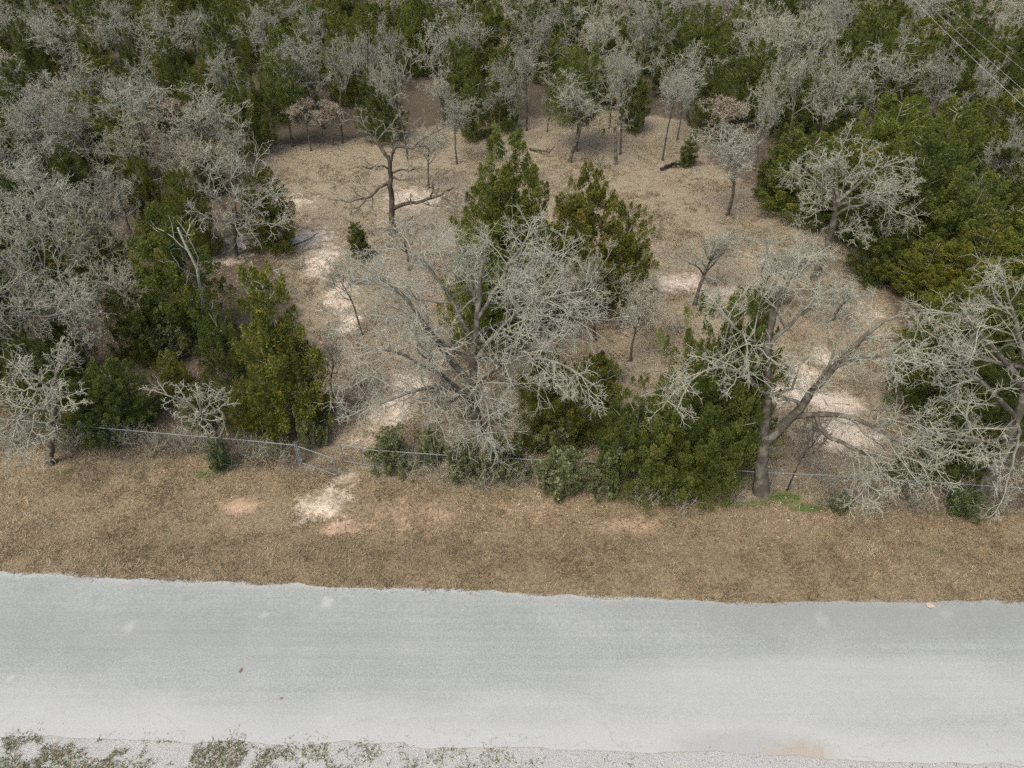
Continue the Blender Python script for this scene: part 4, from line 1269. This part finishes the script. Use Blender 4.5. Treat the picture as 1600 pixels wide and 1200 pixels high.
timber('fallen_log', 'short black charred log with broken branches lying at the back of the clearing', 'log', [(1033, 263, .15), (1046, 258, .25), (1062, 255, .35)], .17, .10, 'coal', True, 9, 8)
timber('fallen_branch', 'dark curved fallen branch behind the tallest cedar of the clearing', 'branch', [(828, 232, .15), (845, 235, .3), (858, 238, .5), (866, 228, .9)], .11, .05, 'black', True, 2, 9)
timber('fallen_branch', 'dark fallen branch lying across bare sand beside the track', 'branch', [(450, 384, .15), (470, 378, .4), (485, 370, .5), (498, 362, .6)], .07, .03, 'black', True, 3, 10)


# ------------------------------------------------------------------ chain link fence and gates
def rod(a, b, r, S=6):
    return tubes(np.array([[a, b]], float), np.full((1, 2), r), S)


def rods(name, lst, parent, mat=M_METAL):
    V, F, _ = join([rod(*q) for q in lst])
    return obj(name, new_mesh(name, V, F, None, mat, True), parent)


def link_mesh(L, H, name='chain_mesh'):
    """real woven wires over L x H metres in the local XZ plane"""
    p = 0.062
    n = int(L / p)
    Z = np.linspace(0.04, H - 0.03, int(H / p) + 1)
    K = len(Z)
    P = np.empty((n, K, 3))
    for i in range(n):
        P[i, :, 0] = (i + 0.5) * p + np.where((np.arange(K) + i) % 2 == 0, -0.5, 0.5) * p
        P[i, :, 1] = np.where(np.arange(K) % 2 == 0, -0.003, 0.003)
        P[i, :, 2] = Z
    V, F, _ = tubes(P, np.full((n, K), 0.0022), 3)
    return new_mesh(name, V, F, None, M_METAL)


def fence_run(label, A, B, bays):
    A, B = np.array([A[0], A[1], 0.0]), np.array([B[0], B[1], 0.0])
    d = (B - A) / bays
    L = np.linalg.norm(d[:2])
    ang = math.atan2(d[1], d[0])
    zs = [zat(*(A + d * i)[:2]) for i in range(bays + 1)]
    root = obj('chain_link_fence', None, None, (A[0], A[1], 0))
    root.rotation_euler = (0, 0, ang)
    root.empty_display_size = 0.3
    tag(root, label, 'fence')
    panel = link_mesh(L, 1.17)
    pv, pf, _ = rod((0, 0, -0.5), (0, 0, 1.22), 0.028, 8)
    cv, cf, _ = tubes(np.array([[(0, 0, 1.19), (0, 0, 1.23), (0, 0, 1.25), (0, 0, 1.262)]]), np.array([[0.036, 0.036, 0.026, 0.002]]), 8)
    cap = new_mesh('post_cap', cv, cf, None, M_METAL, True)
    post = new_mesh('fence_post', pv, pf, None, M_METAL, True)
    zm = float(np.mean(zs))
    for i in range(bays + 1):
        po = obj('post', post, root, (i * L, 0, zs[i]))
        obj('cap', cap, po)
    for i in range(bays):
        za, zb = zs[i], zs[i + 1]
        rods('top_rail', [((i * L, 0, za + 1.2), ((i + 1) * L, 0, zb + 1.2), 0.021)], root)
        o = obj('chain_mesh', panel, root, (i * L, 0.03, za))
        o.rotation_euler = (0, -math.atan2(zb - za, L), 0)
    return root


fence_run('galvanised chain link fence run ending at the gate beside the columnar cedar', FENCE_L0, FENCE_L1, 6)
fence_run('galvanised chain link fence run from the gate past the thick trunked oak', FENCE_R0, FENCE_R1, 12)


def gate(label, hinge, end_px, L, verticals):
    h = np.array([hinge[0], hinge[1], zat(hinge[0], hinge[1])])
    e = on_level(*end_px, 1.15)
    ang = math.atan2(e[1] - h[1], e[0] - h[0])
    root = obj('chain_link_gate', None, None, h)
    root.rotation_euler = (0, 0, ang)
    root.empty_display_size = 0.3
    tag(root, label, 'gate')
    rods('hinge_post', [((0, 0, -0.5), (0, 0, 1.32), 0.042)], root)
    rods('frame', [((0.09, 0, 0.1), (0.09, 0, 1.15), 0.022), ((L, 0, 0.1), (L, 0, 1.15), 0.022), ((0.09, 0, 1.15), (L, 0, 1.15), 0.022), ((0.09, 0, 0.1), (L, 0, 0.1), 0.022)], root)
    for v in range(verticals):
        x = 0.09 + (L - 0.09) * (v + 1) / (verticals + 1)
        rods('brace', [((x, 0, 0.1), (x, 0, 1.15), 0.018)], root)
    o = obj('chain_mesh', link_mesh(L - 0.1, 1.04), root, (0.1, 0.025, 0.09))
    for z in (0.3, 0.95):
        rods('hinge', [((-0.05, 0, z), (0.12, 0, z), 0.03)], root)


gate('chain link gate leaf swung open towards the road beside the columnar cedar', on_level(462, 690, 1.2), (520, 711), 2.05, 0)
gate('chain link gate leaf with a middle brace beside the shrub on the rail', on_level(595, 700, 1.2), (531, 690), 2.0, 1)

# ------------------------------------------------------------------ overhead cables, strung past both sides of the view
def cable(label, p0, p1, h0, h1, r):
    a, b = on_level(*p0, h0), on_level(*p1, h1)
    d = b - a
    A, B = a - d * 2.2, b + d * 1.6
    t = np.linspace(0, 1, 40)[:, None]
    P = A + (B - A) * t
    P[:, 2] += 1.4 * ((2 * t[:, 0] - 1) ** 2 - 0.3)
    V, F, _ = tubes(P[None], np.full((1, 40), r), 5)
    o = obj('overhead_cable', new_mesh('overhead_cable', V, F, None, M_WIRE, True))
    tag(o, label, 'cable', None)
    return P[0], P[-1]


ends = [cable('thick bright overhead cable, lowest of the three above the cedars', (1445, 7), (1600, 157), 10.0, 10.0, 0.015),
        cable('thin middle overhead cable between the thick bright one and another thin one', (1460, 5), (1600, 132), 10.6, 10.6, 0.009),
        cable('thin overhead cable farthest from the thick bright one', (1482, 0), (1600, 101), 10.8, 10.8, 0.008)]

# ------------------------------------------------------------------ small things on the road
def stone(name, label, px, py, sx, sy, sz, seed):
    g = np.random.default_rng(seed)
    p = on_level(px, py, 0.04)
    import bmesh
    bm = bmesh.new()
    bmesh.ops.create_icosphere(bm, subdivisions=2, radius=1)
    for v in bm.verts:
        n = 1 + 0.22 * g.normal()
        v.co = (v.co.x * sx * n, v.co.y * sy * n, max(-0.01, v.co.z * sz * n))
    me = bpy.data.meshes.new(name)
    bm.to_mesh(me)
    bm.free()
    me.materials.append(M_STONE)
    tag(obj(name, me, None, p), label, 'stone')


stone('flat_stone', 'flat tan stone lying on the far road edge below the grass', 1453, 946, 0.16, 0.12, 0.05, 1)


def road_leaf(label, px, py, size, seed):
    g = np.random.default_rng(seed)
    p = on_level(px, py, 0.07)
    o = np.array([[0, -1, 0], [0.45, -0.35, .12], [.25, -.1, .05], [0.5, 0.25, .15], [.2, .35, .06], [0, 1, .1], [-.2, .35, .06], [-.5, .25, .15], [-.25, -.1, .05], [-.45, -.35, .12]]) * size
    me = new_mesh('dead_leaf', o, [np.array([[0, 1, 2], [2, 3, 4], [4, 5, 6], [6, 7, 8], [8, 9, 0]]), np.array([[0, 2, 4, 6], [0, 4, 6, 8]])], {'tint': np.full(10, 0.6)}, M_BROWN)
    ob = obj('dead_leaf', me, None, p)
    ob.rotation_euler = (0, 0, g.uniform(0, 6))
    tag(ob, label, 'leaf')


road_leaf('single orange brown dead leaf lying on the open road', 376, 1048, 0.12, 1)
road_leaf('tiny brown dead leaf on the road nearer the weedy shoulder', 439, 1091, 0.08, 2)
